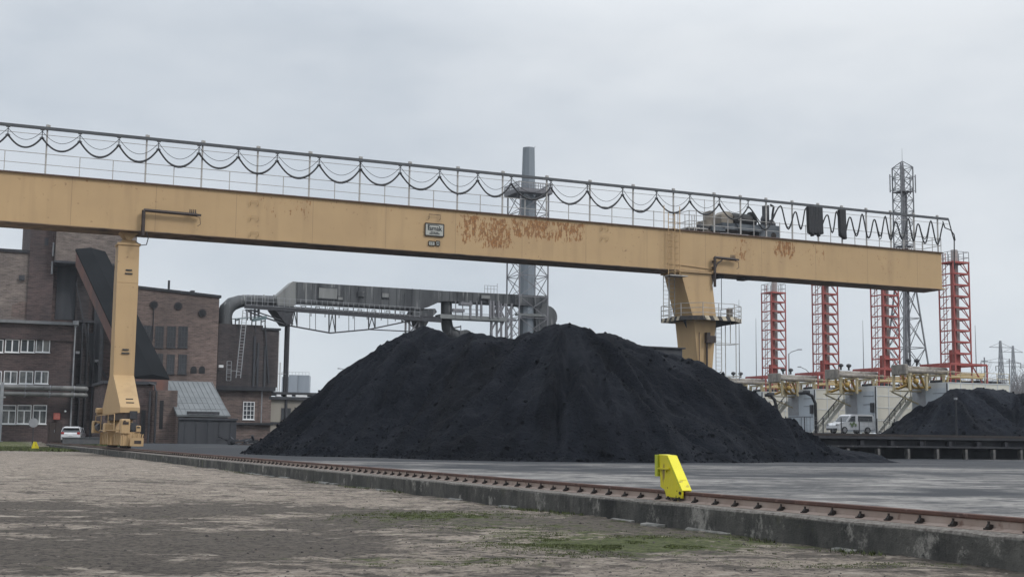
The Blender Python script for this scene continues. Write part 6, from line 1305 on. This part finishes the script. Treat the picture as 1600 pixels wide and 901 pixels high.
# ------------------------------------------------------------------ grass and loose stones
def scatter_grass():
    V_ = []; F_ = []
    def tuft(x, y, z, h, n):
        for _ in range(n):
            a = random.uniform(0, 6.28); dx, dy = math.cos(a), math.sin(a); w = .006*random.uniform(.7, 1.6); l = random.uniform(.3, 1.1)*h; bx, by = x+random.gauss(0, .025), y+random.gauss(0, .025); i = len(V_)
            V_.extend([(bx-dy*w, by+dx*w, z), (bx+dy*w, by-dx*w, z), (bx+dx*l*.8, by+dy*l*.8, z+l)]); F_.append((i, i+1, i+2))
    for (px, py, rx, ry, cnt, h) in ((955, 848, 1.3, 1.5, 2600, .026), (880, 852, 1.2, 1.0, 800, .02), (1040, 850, 1.0, 1.2, 700, .024), (650, 806, 1.6, 1.6, 700, .03), (720, 806, 1.3, 1.2, 500, .03), (690, 876, 1.0, .5, 500, .018), (820, 825, 1.8, 1.0, 400, .022), (1350, 884, 1.2, .5, 300, .018)):
        P = ground(px, py)
        for _ in range(cnt):
            x, y = P[0]+random.gauss(0, rx*.6), P[1]+random.gauss(0, ry*.6); s_, t_ = st((x, y, 0))
            if s_ > RS-.52 or vnoise(np.array([x*1.7]), np.array([y*1.7]), 4)[0] < .42: continue
            tuft(x, y, float(low_z(np.array([s_]), np.array([t_]), np.array([x]), np.array([y]))[0])-.004, h, random.randint(4, 9))
    for _ in range(900):
        t_ = 12+abs(random.gauss(0, 24)); s_ = RS-.5-abs(random.gauss(0, .18)); p = W2(s_, t_); 
        if vnoise(np.array([t_*.8]), np.array([1.]), 4)[0] < .5: continue
        tuft(p[0], p[1], float(low_z(np.array([s_]), np.array([t_]), np.array([p[0]]), np.array([p[1]]))[0])-.004, .07, 5)
    me = bpy.data.meshes.new('grass'); me.from_pydata(V_, [], F_); me.materials.append(MT['grass']); o = bpy.data.objects.new('grass', me); COL.objects.link(o)
    tag(o, 'short mossy green grass patches on the dirty gravel', 'grass', kind='stuff')
    V_.clear(); F_.clear()
    for _ in range(2600):
        x_, y_ = random.uniform(0, 190), random.uniform(688, 698); P = W(x_ if x_ < 110 else x_, 690, random.uniform(108, 132)); s_, t_ = st(P)
        if s_ > RS-.6: 
            z = float(yard_z(s_, t_)); h = .16
            if s_ < RS+1.0: continue
        else: z = float(low_z(np.array([s_]), np.array([t_]), np.array([P[0]]), np.array([P[1]]))[0]); h = .2
        for _k in range(5):
            a = random.uniform(0, 6.28); dx, dy = math.cos(a), math.sin(a); w = .05; l = random.uniform(.4, 1.2)*h; i = len(V_); bx, by = P[0]+random.gauss(0, .3), P[1]+random.gauss(0, .3)
            V_.extend([(bx-dy*w, by+dx*w, z-.02), (bx+dy*w, by-dx*w, z-.02), (bx+dx*l, by+dy*l, z+l)]); F_.append((i, i+1, i+2))
    me = bpy.data.meshes.new('verge_grass'); me.from_pydata(list(V_), [], list(F_)); me.materials.append(MT['grass']); o = bpy.data.objects.new('verge_grass', me); COL.objects.link(o)
    tag(o, 'green grass verge beyond the end of the plinth at the far left', 'grass', kind='stuff')
scatter_grass()
def stones():
    V_ = []; F_ = []
    for _ in range(3200):
        d = 9+27*random.random()**1.6; a = R(random.uniform(-26, 26)); x, y = d*math.sin(a), d*math.cos(a); s_, t_ = st((x, y, 0))
        if s_ > RS-.62: continue
        r = random.choice([.006, .007, .009, .011, .014, .019])*random.uniform(.7, 1.4); z = float(low_z(np.array([s_]), np.array([t_]), np.array([x]), np.array([y]))[0])+r*.25; i = len(V_); b_ = random.uniform(0, 6)
        for k_ in range(5): V_.append((x+r*random.uniform(.7, 1.3)*math.cos(b_+k_*1.257), y+r*random.uniform(.7, 1.3)*math.sin(b_+k_*1.257), z))
        V_.append((x+random.uniform(-.3, .3)*r, y, z+r*random.uniform(.4, .8)))
        for k_ in range(5): V_.append((V_[i+k_][0], V_[i+k_][1], z-r*.6))
        for k_ in range(5): n = (k_+1) % 5; F_.append((i+k_, i+n, i+5)); F_.append((i+6+k_, i+6+n, i+n, i+k_))
    me = bpy.data.meshes.new('loose_stones'); me.from_pydata(V_, [], F_); me.materials.append(MT['stone']); o = bpy.data.objects.new('loose_stones', me); COL.objects.link(o); tag(o, 'loose pale and dark gravel stones strewn over the foreground', 'gravel', kind='stuff')
stones()
# ------------------------------------------------------------------ air
hz = MB(); hz.box(-330, 330, -40, 620, -1.4, 62); m = bpy.data.materials.new('thin_haze'); m.use_nodes = True; nt = m.node_tree; nt.nodes.clear(); out = nt.nodes.new('ShaderNodeOutputMaterial'); pv = nt.nodes.new('ShaderNodeVolumePrincipled'); pv.inputs['Color'].default_value = (.86, .92, 1, 1); pv.inputs['Density'].default_value = .00018; pv.inputs['Anisotropy'].default_value = .0; nt.links.new(pv.outputs[0], out.inputs['Volume'])
HAZE = True
if HAZE: tag(hz.build('haze', m, None), kind='stuff')
# ------------------------------------------------------------------ sky, sun, camera
w = bpy.data.worlds.new('World'); SC.world = w; w.use_nodes = True; nt = w.node_tree; bg = nt.nodes['Background']; bg.inputs['Strength'].default_value = .1
SUN_EL, SUN_AZ = 42, 118      # azimuth measured clockwise from +Y: behind the camera's right shoulder
sky = nt.nodes.new('ShaderNodeTexSky'); sky.sky_type = 'NISHITA'; sky.sun_disc = False; sky.sun_elevation = R(SUN_EL); sky.sun_rotation = R(SUN_AZ)
tc = nt.nodes.new('ShaderNodeTexCoord'); nv = nt.nodes.new('ShaderNodeVectorMath'); nv.operation = 'NORMALIZE'; nt.links.new(tc.outputs['Generated'], nv.inputs[0])
sp = nt.nodes.new('ShaderNodeSeparateXYZ'); nt.links.new(nv.outputs[0], sp.inputs[0])
mp = nt.nodes.new('ShaderNodeMapping'); mp.inputs['Scale'].default_value = (1, 1, 2.6); mp.inputs['Location'].default_value = (.3, .1, .4); nt.links.new(nv.outputs[0], mp.inputs[0])
c1 = ramp(nt, noise(nt, 2.6, mp.outputs[0], detail=5, rough=.5), .36, .66)
c2 = ramp(nt, noise(nt, 6.5, mp.outputs[0], detail=5, rough=.55), .35, .70)
cl = mixc(nt, c1, (5.7, 6.25, 6.9), (8.1, 8.45, 8.8)); cl = mixc(nt, math_(nt, 'MULTIPLY', c2, .30), cl, (8.6, 8.9, 9.2))
low = ramp(nt, sp.outputs[2], .15, .0); cl = mixc(nt, math_(nt, 'MULTIPLY', low, .6), cl, (5.5, 6.3, 7.1))
zen = math_(nt, 'ADD', math_(nt, 'MULTIPLY', ramp(nt, sp.outputs[2], .30, .85), 1.25), 1.0)
vm = nt.nodes.new('ShaderNodeVectorMath'); vm.operation = 'SCALE'; nt.links.new(cl, vm.inputs[0]); nt.links.new(zen, vm.inputs['Scale'])
fin = mixc(nt, .07, vm.outputs[0], sky.outputs[0]); nt.links.new(fin, bg.inputs['Color'])
sl = bpy.data.lights.new('overcast_sun', 'SUN'); sl.energy = 1.5; sl.angle = R(12); sl.color = (1, .965, .92); so_ = bpy.data.objects.new('overcast_sun', sl); COL.objects.link(so_)
dv = Vector((math.sin(R(SUN_AZ))*math.cos(R(SUN_EL)), math.cos(R(SUN_AZ))*math.cos(R(SUN_EL)), math.sin(R(SUN_EL)))); so_.rotation_euler = dv.to_track_quat('Z', 'Y').to_euler(); so_.location = tuple(dv*100)
cd = bpy.data.cameras.new('camera'); co = bpy.data.objects.new('camera', cd); COL.objects.link(co); SC.camera = co
cd.sensor_width = 36; cd.sensor_fit = 'HORIZONTAL'; cd.lens = FPX/1600*36; cd.clip_start = .1; cd.clip_end = 6000
Mx = Matrix(((_R[0], _U[0], -_F[0], 0), (_R[1], _U[1], -_F[1], 0), (_R[2], _U[2], -_F[2], CH), (0, 0, 0, 1))); co.matrix_world = Mx
SC.view_settings.view_transform = 'Standard'; SC.view_settings.look = 'None'; SC.view_settings.exposure = 0; SC.view_settings.gamma = 1; SC.view_settings.use_curve_mapping = False
SC.cycles.volume_bounces = 0; SC.cycles.max_bounces = 6
